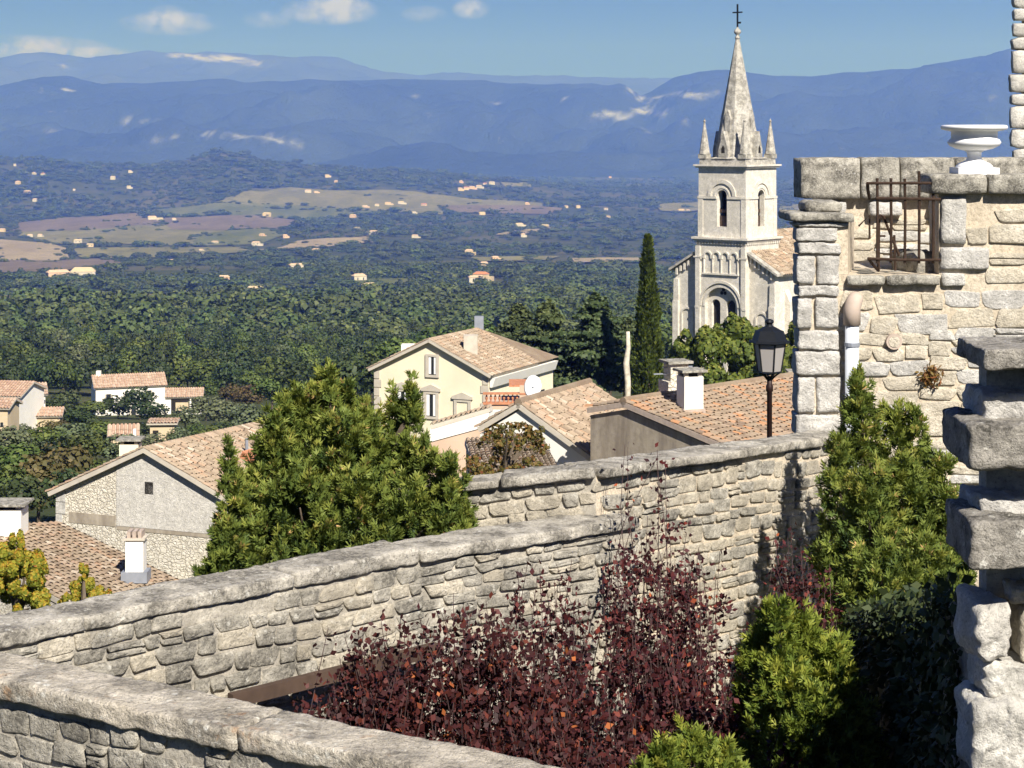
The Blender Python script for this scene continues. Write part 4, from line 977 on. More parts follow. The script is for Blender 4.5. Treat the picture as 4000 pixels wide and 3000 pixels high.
# roof A and roof B
def skew_house(name, label, P1, P2, sd, run, pitch, wallmat, tiles, zb, loc_lbl=None, back=1.5, rng=R):
    P1, P2 = Vector(P1), Vector(P2); sd = Vector((sd[0], sd[1], 0)).normalized()
    h = empty(name, (P1.x, P1.y, zb), 0, label, 'house'); L = Vector(h.location)
    D = sd*run - Vector((0, 0, run*math.tan(pitch))); Db = -sd*back - Vector((0, 0, back*math.tan(pitch)))
    tile_roof('roof_tiles', h, P1, P2 - P1, D, tiles, loc=L, rng=rng); tile_roof('roof_tiles', h, P1, P2 - P1, Db, tiles, loc=L, rng=rng)
    mb = MB(); dz = Vector((0, 0, -.24))
    rd = (P2 - P1).normalized()*0.12
    for E, s in ((P1 + rd, 1), (P2 - rd, -1)):
        a, m, b = E + Db*.96 + dz, E + dz, E + D*.98 + dz
        pts = [a, m, b, Vector((b.x, b.y, zb)), Vector((a.x, a.y, zb))]; mb.poly([q - L for q in pts])
    a, b = P1 + rd + D*.97 + dz, P2 - rd + D*.97 + dz; mb.quad(a - L, b - L, Vector((b.x, b.y, zb)) - L, Vector((a.x, a.y, zb)) - L)
    a, b = P1 + rd + Db*.95 + dz, P2 - rd + Db*.95 + dz; mb.quad(a - L, b - L, Vector((b.x, b.y, zb)) - L, Vector((a.x, a.y, zb)) - L)
    mb.build('wall', wallmat, h)
    # ridge tiles
    mb = MB(); mb.tube([P1 - L + Vector((0,0,.03)), P2 - L + Vector((0,0,.03))], .13, 8); mb.build('ridge', M['tiles_old'], h)
    return h, L, D
PA1 = at(518, 403, 62); PA2 = Vector((2.72, 67.2, PA1.z))
sdA = Vector((PA2.y - PA1.y, -(PA2.x - PA1.x), 0)).normalized()
ha, hal, DA = skew_house('village_house', 'house with faded pink canal tile roof and white gable end beside the dish', PA1, PA2, sdA, 5.2, math.radians(31), M['render_white'], M['tiles_old'], -17.5, rng=random.Random(1))
PB1 = at(623, 402, 58); PB2 = Vector((7.6, 62.3, PB1.z))
sdB = Vector((PB2.y - PB1.y, -(PB2.x - PB1.x), 0)).normalized()
hb, hbl, DB = skew_house('village_house', 'house with orange patched tile roof over a stained grey end wall', PB1, PB2 + (PB2-PB1)*.9, sdB, 6.5, math.radians(12.5), M['grey_render'], M['tiles_orange'], -16.5, rng=random.Random(2))
chw = chimney(hb, at(690, 407, 58.2), .62, .95, M['render_white'], 'flat', hbl, rz=.3)
cg = chimney(hb, at(676, 404, 60.0), .85, .75, M['rubble'], 'none', hbl, rz=.3)
MB().box(-.3, .3, -.3, .3, .75, 1.3).build('flue', M['rubble'], cg); MB().box(-.42, .42, -.42, .42, 1.3, 1.38).build('cap_slab', M['slab'], cg)
for k in range(2): MB().box(-.75 + .3*k, .75 - .2*k, -.03, .03, .95 + .2*k, .98 + .2*k).build('aerial_arm', M['lead'], cg)
cs_ = chimney(hb, at(796, 402, 66), .5, .9, M['terracotta'], 'flat', hbl)
for o_, k_ in ((chw, .36), (cg, .5)): MB().box(-k_, k_, -k_, k_, -.5, -.02).build('flashing', M['clay_pipe'], o_)

# satellite dish on roof A
ds = empty('satellite_dish', at(533, 399, 66), 0, 'white satellite dish on the ridge beside the tiled roof', 'dish')
mb = MB(); mb.lathe([(.02, -.08), (.2, -.06), (.36, -.01), (.47, .06), (.475, .065), (.36, .005), (.2, -.045), (.02, -.065)], 0, 0, 24); o = mb.build('dish', M['white_paint'], ds, True); o.rotation_euler = (math.radians(75), 0, math.radians(-18)); o.location = (0, 0, .45)
o.scale = (.66, .84, .66); o.location = (0, 0, .42)
MB().tube([(0, .1, -.6), (0, .1, .3), (0, .02, .42)], .035, 8).build('mast', M['lead'], ds)
MB().tube([(0, 0, .1), (.1, -.5, .2)], .015, 6).build('feed_arm', M['lead'], ds)

# white lean-to with tiled verge below the cream house
wz = empty('white_outhouse', at(442, 470, 74), 0, 'small white outhouse with slanting tiled edge below the cream house', 'outhouse'); wzl = Vector(wz.location)
def wq(u, v, dy): P = at(u, v, 74); return Vector((P.x, P.y + dy, P.z)) - wzl
F0 = [wq(430, 442, 0), wq(489, 426, 0), wq(489, 411, 0), wq(430, 428.5, 0)]
mb = MB(); bk_ = Vector((.12, .4, 0)); mb.add([*F0, *[p + bk_ for p in F0]], [(0,1,2,3), (1,5,6,2), (5,4,7,6), (4,0,3,7), (3,2,6,7)]); mb.build('wall', M['render_white'], wz)
tile_roof('roof_tiles', wz, F0[3] + wzl + Vector((0, 0, .12)), F0[2] - F0[3], bk_, M['tiles_old'], loc=wzl)
mb = MB(); F1 = [wq(488, 427, 0), wq(505, 425, 1.5), wq(505, 417, 1.5), wq(489, 411, 0)]; mb.add([*F1, *[p + Vector((0, .4, 0)) for p in F1]], [(0,1,2,3), (7,6,5,4), (0,4,5,1), (2,6,7,3), (1,5,6,2)]); mb.build('side_wall', M['render_white'], wz)
mb = MB(); G0 = [wq(428, 486, .05), wq(500, 486, .05), wq(500, 424, .05), wq(489, 426.6, .05), wq(428, 443, .05)]; mb.add([*G0, *[p + Vector((.1, .5, 0)) for p in G0]], [(0,1,2,3,4), (9,8,7,6,5), (1,6,7,2), (2,7,8,3), (3,8,9,4)]); mb.build('lower_wall', M['render_pink'], wz)
lowr = empty('garden_shed', at(500, 475, 48), 0, 'low shed with weathered orange tiles under the autumn vine', 'shed'); ll = Vector(lowr.location)
tile_roof('roof_tiles', lowr, at(465, 440, 58), at(540, 434, 60) - at(465, 440, 58), at(560, 472, 55) - at(540, 434, 60), M['tiles_old'], loc=ll)
mb = MB(); c4 = [at(466, 442, 58), at(539, 436, 60), at(558, 474, 55), at(484, 482, 53)]
for i in range(4):
    a, b = c4[i] - ll, c4[(i+1) % 4] - ll; mb.quad((a.x, a.y, -3), (b.x, b.y, -3), (b.x, b.y, b.z - .25), (a.x, a.y, a.z - .25))
mb.build('wall', M['render_tan'], lowr)

# far white farmhouses on the left
def far_house(name, label, Lp, heading, w, depth, zb, ze, za, wall, windows=(), cat='house'):
    """long side w faces the camera; ridge parallel to it; Lp = left front corner (x,y)"""
    ex = Vector((math.cos(heading), math.sin(heading), 0)); bk = Vector((-ex.y, ex.x, 0))
    h = empty(name, (Lp[0], Lp[1], zb), 0, label, cat); L = Vector(h.location)
    def p(s, t, z): q = Vector((Lp[0], Lp[1], 0)) + ex*s + bk*t; return (q.x - L.x, q.y - L.y, z - L.z)
    mb = MB()
    mb.quad(p(0,0,zb), p(w,0,zb), p(w,0,ze), p(0,0,ze)); mb.quad(p(w,depth,zb), p(0,depth,zb), p(0,depth,ze), p(w,depth,ze))
    mb.poly([p(0,depth,zb), p(0,0,zb), p(0,0,ze), p(0,depth/2,za), p(0,depth,ze)]); mb.poly([p(w,0,zb), p(w,depth,zb), p(w,depth,ze), p(w,depth/2,za), p(w,0,ze)])
    mb.build('wall', wall, h, fix=False)
    sl = (za-ze)/(depth/2); ov = .35
    for sg in (0, 1):
        O = Vector(p(-ov, depth/2, za+.12)) + L; Rv = Vector(p(w+ov, depth/2, za+.12)) + L - O
        Dv = Vector(p(-ov, -ov if sg == 0 else depth+ov, ze+.12-sl*ov)) + L - O
        tile_roof('roof_tiles', h, O, Rv, Dv, M['tiles_far'], .36, .6, R, L)
    for (s, z, ww, hh) in windows:
        f = face_box(h, p, s, s+ww, z, z+hh, -.05, .05, 'window', M['glass_dark']); face_box(f, p, s-.32*ww, s-.02, z, z+hh, -.10, .02, 'shutter', M['trim']); face_box(f, p, s+ww+.02, s+1.32*ww, z, z+hh, -.10, .02, 'shutter', M['trim'])
    return h, p, L
wA = at(95.8, 400, 298)
fh, fp, fl_ = far_house('farmhouse', 'long white farmhouse with pink tiled roof below the dark wood', (wA.x, wA.y), math.radians(20), 10.8, 5.2, -46, -39.4, -37.9, M['render_white'], [(1.6, -41.8, .7, 1.3), (4.6, -41.6, .7, 1.2), (8.0, -41.3, .6, 1.1), (5.5, -44.2, .7, 1.4)])
chimney(fh, Vector(fp(.8, 2.6, -38)) + fl_, .7, .9, M['render_white'], 'none', fl_)
wB = at(161.5, 412, 302)
bh, bp, bl = far_house('farm_annex', 'low white annex with open porch at the end of the farmhouse', (wB.x, wB.y), math.radians(6), 6.2, 4.0, -46, -41.4, -40.4, M['render_white'])
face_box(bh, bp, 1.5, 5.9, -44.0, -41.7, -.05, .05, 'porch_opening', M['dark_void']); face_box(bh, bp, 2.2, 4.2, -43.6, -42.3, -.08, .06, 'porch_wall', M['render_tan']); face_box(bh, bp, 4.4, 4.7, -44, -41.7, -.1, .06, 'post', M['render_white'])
wC = at(-36, 420, 232)
ch2, cp2, cl2 = far_house('farmhouse', 'cream house with low pink roof at the left edge of the photo', (wC.x, wC.y), math.radians(-9), 7.1, 7.5, -37.5, -31.6, -30.4, M['render_white'], [(4.3, -33.9, .55, 1.1)])
wD = at(24, 408, 240)
dh2, dp2, dl2 = far_house('farm_annex', 'pale wing with small roof right of the edge house', (wD.x, wD.y), math.radians(18), 2.6, 4, -37, -32.6, -31.6, M['render_white'])
wE = at(27, 417, 236); eh2, ep2, el2 = far_house('farm_shed', 'low pink roofed lean-to beside the edge house', (wE.x, wE.y), math.radians(5), 4.0, 3.0, -38, -34.7, -34.0, M['render_tan'], cat='shed')
wF = at(-22, 430, 215); fh2, fp2, fl2 = far_house('farm_shed', 'tan shed with dark window cut by the left edge', (wF.x, wF.y), math.radians(-4), 3.4, 4, -35.5, -30.7, -30.0, M['render_tan'], [(2.6, -32.8, .3, .5)], cat='shed')
wG = at(111, 443, 180); gh2, gp2, gl2 = far_house('garden_shed', 'small orange tiled shed among the shrubs', (wG.x, wG.y), math.radians(10), 2.3, 2.2, -32, -28.3, -27.6, M['render_tan'], cat='shed')
wH = at(150, 437, 205); hh2, hp2, hl2 = far_house('stone_outbuilding', 'flat tan outbuilding with dark arch above the stone gable', (wH.x, wH.y), math.radians(4), 2.6, 2.5, -35, -31.0, -30.85, M['render_tan'], cat='outbuilding')
face_box(hh2, hp2, .3, .9, -32.6, -31.7, -.05, .05, 'arch_opening', M['dark_void'])
pst = at(134.5, 446, 175); tag(MB().box(pst.x-.13, pst.x+.13, 175, 175.26, -31, at(134, 429, 175).z).build('gate_post', M['render_white']), 'white gate post behind the stone gable house', 'post')

# ------------------------------------------------------------------ church
TC = Vector((20.25, 171.6, 0)); CH = math.radians(-40)
church = empty('church', (TC.x, TC.y, -24.0), CH, 'pale limestone church with square bell tower and tall spire', 'church')
C0 = -24.0
def cb(name, mb, mat='church', smooth=False):
    mb.v = [(x, y, z - C0) for x, y, z in mb.v]; return mb.build(name, M[mat], church, smooth)
# belfry
H = 2.5; bf = MB()
for k in range(4):
    s = MB().arch_wall(-H, H, -9.1, -2.9, 0, .52, -8.15, -5.4, -H, -H + .5, 10).rot(k); bf.merge(s)
cb('belfry', bf)
for k in range(4):
    m_ = MB().ring(0, -5.45, 1.15, 1.5, -H - .10, -H + .02, 14); m_.ring(0, -5.45, .72, .86, -H - .05, -H + .02, 12)
    for sg in (-1, 1): m_.box(min(sg*.56, sg*2.56), max(sg*.56, sg*2.56), -H - .09, -H + .02, -5.68, -5.46)
    for sg in (-1, 1): m_.box(sg*2.28 - .26, sg*2.28 + .26, -H - .06, -H + .015, -9.08, -5.70)
    cb('belfry_moulding', m_.rot(k))
    cb('louvre', MB().box(-.5, .5, -H + .42, -H + .47, -8.1, -7.2).box(-.5, .5, -H + .42, -H + .47, -6.9, -6.6).rot(k), 'timber')
cb('belfry_floor', MB().box(-2.4, 2.4, -2.4, 2.4, -8.6, -8.4), 'dark_void'); cb('belfry_dark_core', MB().box(-.9, .9, -.9, .9, -8.4, -3.0), 'dark_void')  # near-black floor and added core paint the unlit inside of the belfry
cb('lower_cornice', MB().box(-2.98, 2.98, -2.98, 2.98, -9.28, -9.10).box(-2.82, 2.82, -2.82, 2.82, -9.46, -9.281))
cb('top_cornice', MB().box(-2.72, 2.72, -2.72, 2.72, -2.92, -2.78).box(-2.85, 2.85, -2.85, 2.85, -2.779, -2.62))
cb('spire_base', MB().box(-2.45, 2.45, -2.45, 2.45, -2.615, -2.1).cone(0, 0, -2.1, -1.95, 2.55*1.08, 2.3, 8, math.pi/8), 'spire')
cb('spire', MB().cone(0, 0, -1.96, 8.7, 2.15, .17, 8, math.pi/8), 'spire')
for i in range(6):
    z0 = -1.2 + i*1.5; r_ = 2.15 - (z0 + 1.96)/10.66*1.98
    cb('spire_band', MB().cone(0, 0, z0, z0 + .07, r_ + .012, r_ + .004, 8, math.pi/8), 'spire')
for sx in (-1, 1):
    for sy in (-1, 1):
        x, y = sx*2.12, sy*2.12
        p_ = MB().box(x-.42, x+.42, y-.42, y+.42, -2.1, -1.7); p_.cone(x, y, -1.7, 1.15, .5, .07, 8, math.pi/8)
        p_.lathe([(.06, 1.12), (.12, 1.2), (.12, 1.28), (.04, 1.38), (.02, 1.5)], x, y, 8); cb('pinnacle', p_, 'spire')
for k in range(4):
    l_ = MB().prism([(-.5, -2.08), (.5, -2.08), (.5, -1.3), (0, 0.35), (-.5, -1.3)], -2.32, -1.0).rot(k); cb('lucarne', l_, 'spire')
    cb('lucarne_opening', MB().prism([(-.17, -1.6), (.17, -1.6), (.17, -1.2), (0, -.9), (-.17, -1.2)], -2.34, -2.315).rot(k), 'dark_void')
    l_ = MB().prism([(-.3, .3), (.3, .3), (.3, 1.5), (0, 2.25), (-.3, 1.5)], -1.62, -.7).rot(k); cb('lucarne', l_, 'spire')
cb('finial', MB().lathe([(.2, 8.6), (.24, 8.75), (.15, 8.9), (.15, 9.0), (.3, 9.15), (.33, 9.3), (.25, 9.45), (.1, 9.55), (.08, 9.7)], 0, 0, 10), 'spire', True)
crs = cb('cross', MB().box(-.06, .06, -.06, .06, 9.65, 11.75).box(-.5, .5, -.055, .055, 10.95, 11.07).box(.061, .36, -.03, .03, 10.0, 10.16), 'iron_black')
# lower tower
Lh = 2.65; lt = MB()
for k in range(1, 4): lt.merge(MB().quad((-Lh, -Lh, C0), (Lh, -Lh, C0), (Lh, -Lh, -9.46), (-Lh, -Lh, -9.46)).rot(k))
lt.arch_wall(-Lh, Lh, C0, -9.46, 0, 1.72, C0 + .1, -15.25, -Lh, -Lh + .55, 16)
cb('tower', lt)
tymp = MB()      # recessed screen with twin lancets
tymp.arch_wall(-1.75, 0, C0, -13.4, -.8, .46, C0 + .05, -15.1, -Lh + .4, -Lh + .8, 10); tymp.arch_wall(0, 1.75, C0, -13.4, .8, .46, C0 + .05, -15.1, -Lh + .4, -Lh + .8, 10)
cb('portal_screen', tymp)
cb('portal_glass', MB().box(-1.7, 1.7, -Lh + .75, -Lh + .82, C0, -14.2), 'dark_void')
oc = MB()
for a_ in (90, 210, 330):
    oc.tube([(.2*math.cos(math.radians(a_)), -Lh + .38, -13.95 + .2*math.sin(math.radians(a_))), (.2*math.cos(math.radians(a_)), -Lh + .396, -13.95 + .2*math.sin(math.radians(a_)))], .17, 10)
cb('trefoil', oc, 'dark_void')
det = MB().ring(0, -15.25, 1.72, 1.95, -Lh - .05, -Lh + .02, 18); det.ring(0, -15.25, 2.1, 2.32, -Lh - .14, -Lh + .02, 18); cb('portal_arch', det)
pil = MB()
for sg in (-1, 1): pil.box(sg*2.42 - .24, sg*2.42 + .24, -Lh - .16, -Lh + .02, C0, -9.9)
cb('pilaster', pil)
bnd = MB().box(-1.9, 1.9, -Lh - .15, -Lh + .02, -12.42, -12.28)
for sg in (-1, 1): bnd.box(min(sg*1.75, sg*2.85), max(sg*1.75, sg*2.85), -Lh - .20, -Lh - .161, -10.95, -10.82); bnd.box(min(sg*2.33, sg*2.7), max(sg*2.33, sg*2.7), -Lh - .20, -Lh - .161, -15.45, -15.28)
cb('string_course', bnd)
for i in range(4):
    cx_ = -1.38 + .92*i
    cb('blind_arch', MB().ring(cx_, -10.75, .29, .44, -Lh - .12, -Lh + .01, 10, .25)); cb('blind_arch_column', MB().box(cx_ - .46 + .0, cx_ - .36, -Lh - .10, -Lh + .01, -12.27, -11.0))
cb('blind_arch_column', MB().box(1.38 + .36, 1.38 + .46, -Lh - .10, -Lh + .01, -12.27, -11.0))
dn = MB()
for k in range(4):
    for i in range(17): dn.merge(MB().box(-2.62 + i*.32, -2.62 + i*.32 + .15, -Lh - .13, -Lh + .01, -9.68, -9.462).rot(k))
o = cb('dentil_course', dn); o['kind'] = 'stuff'
# nave and facade
FW = 5.3; FYp = -2.15; nv = MB()
for x0, x1 in ((-FW, -Lh), (Lh, FW)):
    zz = lambda x: -9.0 - abs(x)*.58
    cxa = (x0 + x1)/2 + (-.2 if x0 < 0 else .2)
    # facade strip with a blind arched niche
    nv.poly([(x0, FYp, C0), (x1, FYp, C0), (x1, FYp, zz(x1)), (x0, FYp, zz(x0))])
nv.quad((FW, FYp, C0), (FW, 20, C0), (FW, 20, zz(FW)), (FW, FYp, zz(FW))); nv.quad((-FW, 20, C0), (-FW, FYp, C0), (-FW, FYp, zz(FW)), (-FW, 20, zz(FW)))
nv.poly([(FW, 20, C0), (-FW, 20, C0), (-FW, 20, zz(FW)), (0, 20, -9.0), (FW, 20, zz(FW))])
cb('nave', nv)
for sg in (-1, 1):
    n_ = MB(); c_ = sg*3.95; n_.ring(c_, -16.2, .52, .7, FYp - .10, FYp + .01, 12, 4.5); cb('niche_arch', n_)
    r_ = MB(); a_ = (sg*Lh, -9.0 - Lh*.58); b_ = (sg*(FW + .45), -9.0 - (FW + .45)*.58)
    r_.prism([(a_[0], a_[1] + .02), (b_[0], b_[1] + .02), (b_[0], b_[1] + .24), (a_[0], a_[1] + .24)] if sg > 0 else [(b_[0], b_[1] + .02), (a_[0], a_[1] + .02), (a_[0], a_[1] + .24), (b_[0], b_[1] + .24)], FYp - .42, FYp + .3); cb('gable_coping', r_, 'spire')
    for i in range(6):
        xx = sg*(Lh + .28 + i*.42); z1 = -9.0 - abs(xx)*.58 - .06
        cb('corbel', MB().box(xx - .09, xx + .09, FYp - .22, FYp + .01, z1 - .55 - .1*(i % 2), z1))
    cb('buttress', MB().box(sg*5.1 - .3, sg*5.1 + .3, FYp - .30, FYp + .01, C0, -15.0).prism([(sg*5.1 - .29, -15.0), (sg*5.1 + .29, -15.0), (sg*5.1 + .24, -13.0), (sg*5.1 - .24, -13.0)], FYp - .18, FYp + .01))
for i in range(5):
    y0 = -.6 + i*4.2; cb('buttress', MB().box(FW - .02, FW + .55, y0, y0 + .7, C0, -14.6).add([(FW, y0, -14.6), (FW + .5, y0, -14.6), (FW, y0, -13.6), (FW, y0 + .7, -14.6), (FW + .5, y0 + .7, -14.6), (FW, y0 + .7, -13.6)], [(0,1,2), (5,4,3), (1,4,5,2)]))
cm_ = church.matrix_basis.copy()
rotm = Matrix.Rotation(CH, 4, 'Z')
def cw_(x, y, z): q = rotm @ Vector((x, y, 0)); return Vector((TC.x + q.x, TC.y + q.y, z))
def church_roof(sg):
    O = cw_(0, FYp + .3, -8.78); Rv = cw_(0, 20.3, -8.78) - O; Dv = cw_(sg*(FW + .6), FYp + .3, -8.78 - (FW + .6)*.58) - O
    o = tile_roof('roof_tiles', church, O, Rv, Dv, M['tiles_old'], .34, .55)
    for ob in list(church.children)[-2:]: pass
    return o
before = set(church.children)
church_roof(1); church_roof(-1)
inv = (Matrix.Translation(Vector((TC.x, TC.y, C0))) @ rotm).inverted()
for ob in set(church.children) - before:
    ob.data.transform(inv)

# ------------------------------------------------------------------ foliage
def quads_from(P, Nrm, Up, L, Wd, bend=0.0):
    """leaf quads (diamond-ish 4-gon) at base P along Up, width along Nrm x Up"""
    S = np.cross(Up, Nrm); S /= np.linalg.norm(S, axis=1, keepdims=True) + 1e-9
    L = L[:, None]; Wd = Wd[:, None]
    a = P; c = P + Up*L + Nrm*L*bend; m = P + Up*L*0.45
    V = np.stack([a, m + S*Wd, c, m - S*Wd], 1).reshape(-1, 3)
    n = len(P); Fq = np.arange(4*n).reshape(n, 4)
    return V, Fq
def unit(v): return v/(np.linalg.norm(v, axis=1, keepdims=True) + 1e-9)

def thuja(name, label, lobes, n, mat, Y0, base, spray=0.10, seed=1, zcut=None, cat='shrub', dens_mat=None):
    """flame shaped lobes: (x, y, z0, z1, r) with flat upright sprays all through them"""
    rs = np.random.RandomState(seed); root = empty(name, base, 0, label, cat); b = np.array(base)
    Ps = []; Us = []; Ns = []; Rn = []
    w = np.array([(l[3]-l[2])*l[4]**.8 for l in lobes]); w /= w.sum()
    per = 18; nt = n//per
    for (x, y, z0, z1, r), k in zip(lobes, rs.multinomial(nt, w)):
        if k == 0: continue
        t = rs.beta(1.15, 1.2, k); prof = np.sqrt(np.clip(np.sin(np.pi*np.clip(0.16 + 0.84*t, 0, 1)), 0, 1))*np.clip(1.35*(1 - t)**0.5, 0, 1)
        a = rs.uniform(0, 2*np.pi, k); rr = r*prof*(0.5 + 0.5*rs.beta(3.0, 1.0, k))*rs.uniform(.85, 1.12, k)
        Pt = np.stack([x + rr*np.cos(a), y + rr*np.sin(a), z0 + (z1-z0)*t], 1)
        outv = np.stack([np.cos(a), np.sin(a), np.zeros(k)], 1)
        Ut = unit(outv*rs.uniform(.05, .8, (k, 1))*np.clip(r/.3, .15, 1) + np.array([0, 0, 1.0])*rs.uniform(.5, 1.1, (k, 1)) + rs.normal(0, .25, (k, 3)))
        Lt = spray*rs.uniform(1.6, 3.4, k)*np.clip(r/.25, .5, 1); ct = np.clip(rs.normal(.36, .15, k) + .22*t, 0, .9)
        q = rs.rand(k, per); th = rs.uniform(0, 2*np.pi, (k, per)); A1 = unit(np.cross(Ut, rs.normal(0, 1, (k, 3)))); A2 = np.cross(Ut, A1)
        rad = (.30*Lt)[:, None]*(1 - q)*rs.uniform(.3, 1, (k, per))
        side = A1[:, None]*np.cos(th)[..., None] + A2[:, None]*np.sin(th)[..., None]
        P = Pt[:, None] + Ut[:, None]*(q*Lt[:, None])[..., None] + side*rad[..., None]
        U = Ut[:, None]*.9 + side*rs.uniform(.2, .9, (k, per, 1)) + rs.normal(0, .12, (k, per, 3))
        m = k*per; P = P.reshape(m, 3); U = unit(U.reshape(m, 3)); Nn = unit(np.cross(U, rs.normal(0, 1, (m, 3))))
        Ps.append(P); Us.append(U); Ns.append(Nn)
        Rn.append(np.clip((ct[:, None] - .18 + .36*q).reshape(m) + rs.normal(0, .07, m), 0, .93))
    P = np.concatenate(Ps); U = np.concatenate(Us); N = np.concatenate(Ns); rn = np.concatenate(Rn)
    k = rs.rand(len(rn)); rn = np.where(k < 0.006, 1.0, rn)
    Vs = []; Fs = []; RR = []; off = 0
    S = np.cross(U, N); S = unit(S)
    for (ang, ls, st) in ((0, 1.0, 0.0), (.55, .8, .15), (-.55, .8, .15), (.95, .6, .35), (-.95, .6, .35), (0.1, .75, .5)):
        Uk = unit(U*math.cos(ang) + S*math.sin(ang) + rs.normal(0, .08, U.shape))
        L = spray*ls*rs.uniform(.75, 1.25, len(P)); V, Fq = quads_from(P + U*spray*st - b, N, Uk, L, L*0.115, rs.uniform(-.2, .2))
        Vs.append(V); Fs.append(Fq + off); off += len(V); RR.append(rn + rs.normal(0, .04, len(rn)))
    me = mesh_np('foliage', np.concatenate(Vs), np.concatenate(Fs), mat, rnd=np.clip(np.concatenate(RR), 0, 1)); obj('foliage', me, root)
    mb = MB()
    for (x, y, z0, z1, r) in lobes:
        mb.tube([(0, 0, 0), ((x-b[0])*.6, (y-b[1])*.6, (z0-b[2]) + .1*(z1-z0)), (x-b[0], y-b[1], z0-b[2] + .8*(z1-z0))], [.045, .03, .006], 5)
    mb.build('trunk', M['bark'], root)
    return root

# big bush behind the low wall
by = 13.0
def lob(u, Y, v0, v1, ru): x = (u-512)/F*Y; return (x, Y, (HV-v0)/F*Y, (HV-v1)/F*Y, ru*Y/F)
BL = [lob(325, 13.2, 600, 384, 50), lob(300, 13.1, 600, 402, 48), lob(350, 13.2, 600, 404, 38), lob(378, 13.0, 590, 440, 40), lob(408, 12.9, 590, 452, 38), lob(413, 12.9, 500, 372, 8), lob(411, 12.9, 480, 390, 8), lob(394, 13.0, 500, 390, 8), lob(395, 13.0, 480, 402, 8),
      lob(430, 12.7, 590, 452, 32), lob(446, 12.55, 580, 464, 22), lob(276, 12.8, 610, 424, 36), lob(260, 12.8, 610, 470, 30), lob(229, 12.6, 620, 446, 13), lob(240, 12.5, 625, 490, 26), lob(218, 12.35, 630, 530, 18), lob(236, 12.3, 630, 530, 26), lob(300, 12.4, 620, 480, 60), lob(360, 12.4, 600, 480, 60), lob(412, 12.35, 590, 490, 46), lob(450, 12.3, 570, 490, 16),
      lob(345, 13.0, 500, 384, 14), lob(312, 13.0, 500, 388, 14), lob(365, 13.1, 500, 408, 11), lob(285, 12.9, 500, 402, 14), lob(330, 13.0, 470, 374, 12), lob(282, 12.9, 600, 420, 30), lob(366, 12.9, 600, 420, 32), lob(452, 12.4, 575, 462, 20), lob(340, 12.7, 560, 420, 50), lob(222, 12.3, 600, 520, 12), lob(455, 12.35, 560, 500, 20)]
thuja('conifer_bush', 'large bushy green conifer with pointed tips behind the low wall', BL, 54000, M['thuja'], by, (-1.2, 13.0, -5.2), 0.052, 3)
# conifer against the upper wall on the right
BR = [lob(860, 13.7, 640, 386, 28), lob(895, 13.8, 640, 416, 42), lob(917, 13.7, 640, 414, 20), lob(838, 13.3, 640, 440, 20), lob(940, 13.2, 640, 460, 28), lob(905, 13.0, 650, 470, 56), lob(868, 12.8, 650, 480, 44), lob(948, 12.9, 620, 490, 22), lob(857, 13.8, 500, 376, 13), lob(880, 12.2, 670, 550, 48), lob(925, 12.2, 650, 545, 36), lob(850, 12.8, 640, 540, 22)]
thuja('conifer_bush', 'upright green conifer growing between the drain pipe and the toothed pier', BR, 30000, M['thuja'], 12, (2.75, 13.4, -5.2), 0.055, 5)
BG = [lob(770, 9.4, 800, 610, 30), lob(803, 9.3, 820, 625, 46), lob(832, 9.1, 830, 655, 42), lob(790, 9.1, 830, 668, 44), lob(848, 9.0, 830, 690, 30), lob(757, 9.4, 760, 640, 22), lob(815, 8.9, 850, 700, 50), lob(845, 8.9, 850, 730, 38), lob(780, 9.2, 730, 606, 14)]
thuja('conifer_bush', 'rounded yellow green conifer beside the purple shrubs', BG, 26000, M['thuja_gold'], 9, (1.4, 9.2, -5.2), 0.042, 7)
BC = [lob(690, 7.4, 860, 742, 50), lob(725, 7.5, 860, 750, 34), lob(660, 7.3, 860, 752, 38)]
thuja('conifer_bush', 'yellow green conifer top cut by the bottom edge', BC, 9000, M['thuja_gold'], 7, (0.68, 7.4, -5.2), 0.034, 9)

def shade_leaf_sheet(parent, A, B, zA, zB, zbot, n, mat, seed):  # dark leaves added over the flank wall so its shade reads near black
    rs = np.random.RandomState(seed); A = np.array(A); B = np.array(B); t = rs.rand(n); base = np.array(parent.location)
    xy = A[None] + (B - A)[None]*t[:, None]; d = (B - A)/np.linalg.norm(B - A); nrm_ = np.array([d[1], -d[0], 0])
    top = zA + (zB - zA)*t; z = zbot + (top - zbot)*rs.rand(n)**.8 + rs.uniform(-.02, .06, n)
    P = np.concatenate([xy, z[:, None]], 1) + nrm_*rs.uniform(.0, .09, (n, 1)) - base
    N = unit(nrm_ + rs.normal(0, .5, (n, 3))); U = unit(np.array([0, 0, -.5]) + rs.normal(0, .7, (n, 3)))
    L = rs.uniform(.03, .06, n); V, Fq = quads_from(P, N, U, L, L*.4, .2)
    return obj('shade_leaves', mesh_np('shade_leaves', V, Fq, mat, rnd=rs.rand(n)), parent)
shade_leaf_sheet(fk, (2.12, 11.6), (1.69, 7.1), -2.9, -1.68, -4.4, 16000, M['oak_dark'], 4)

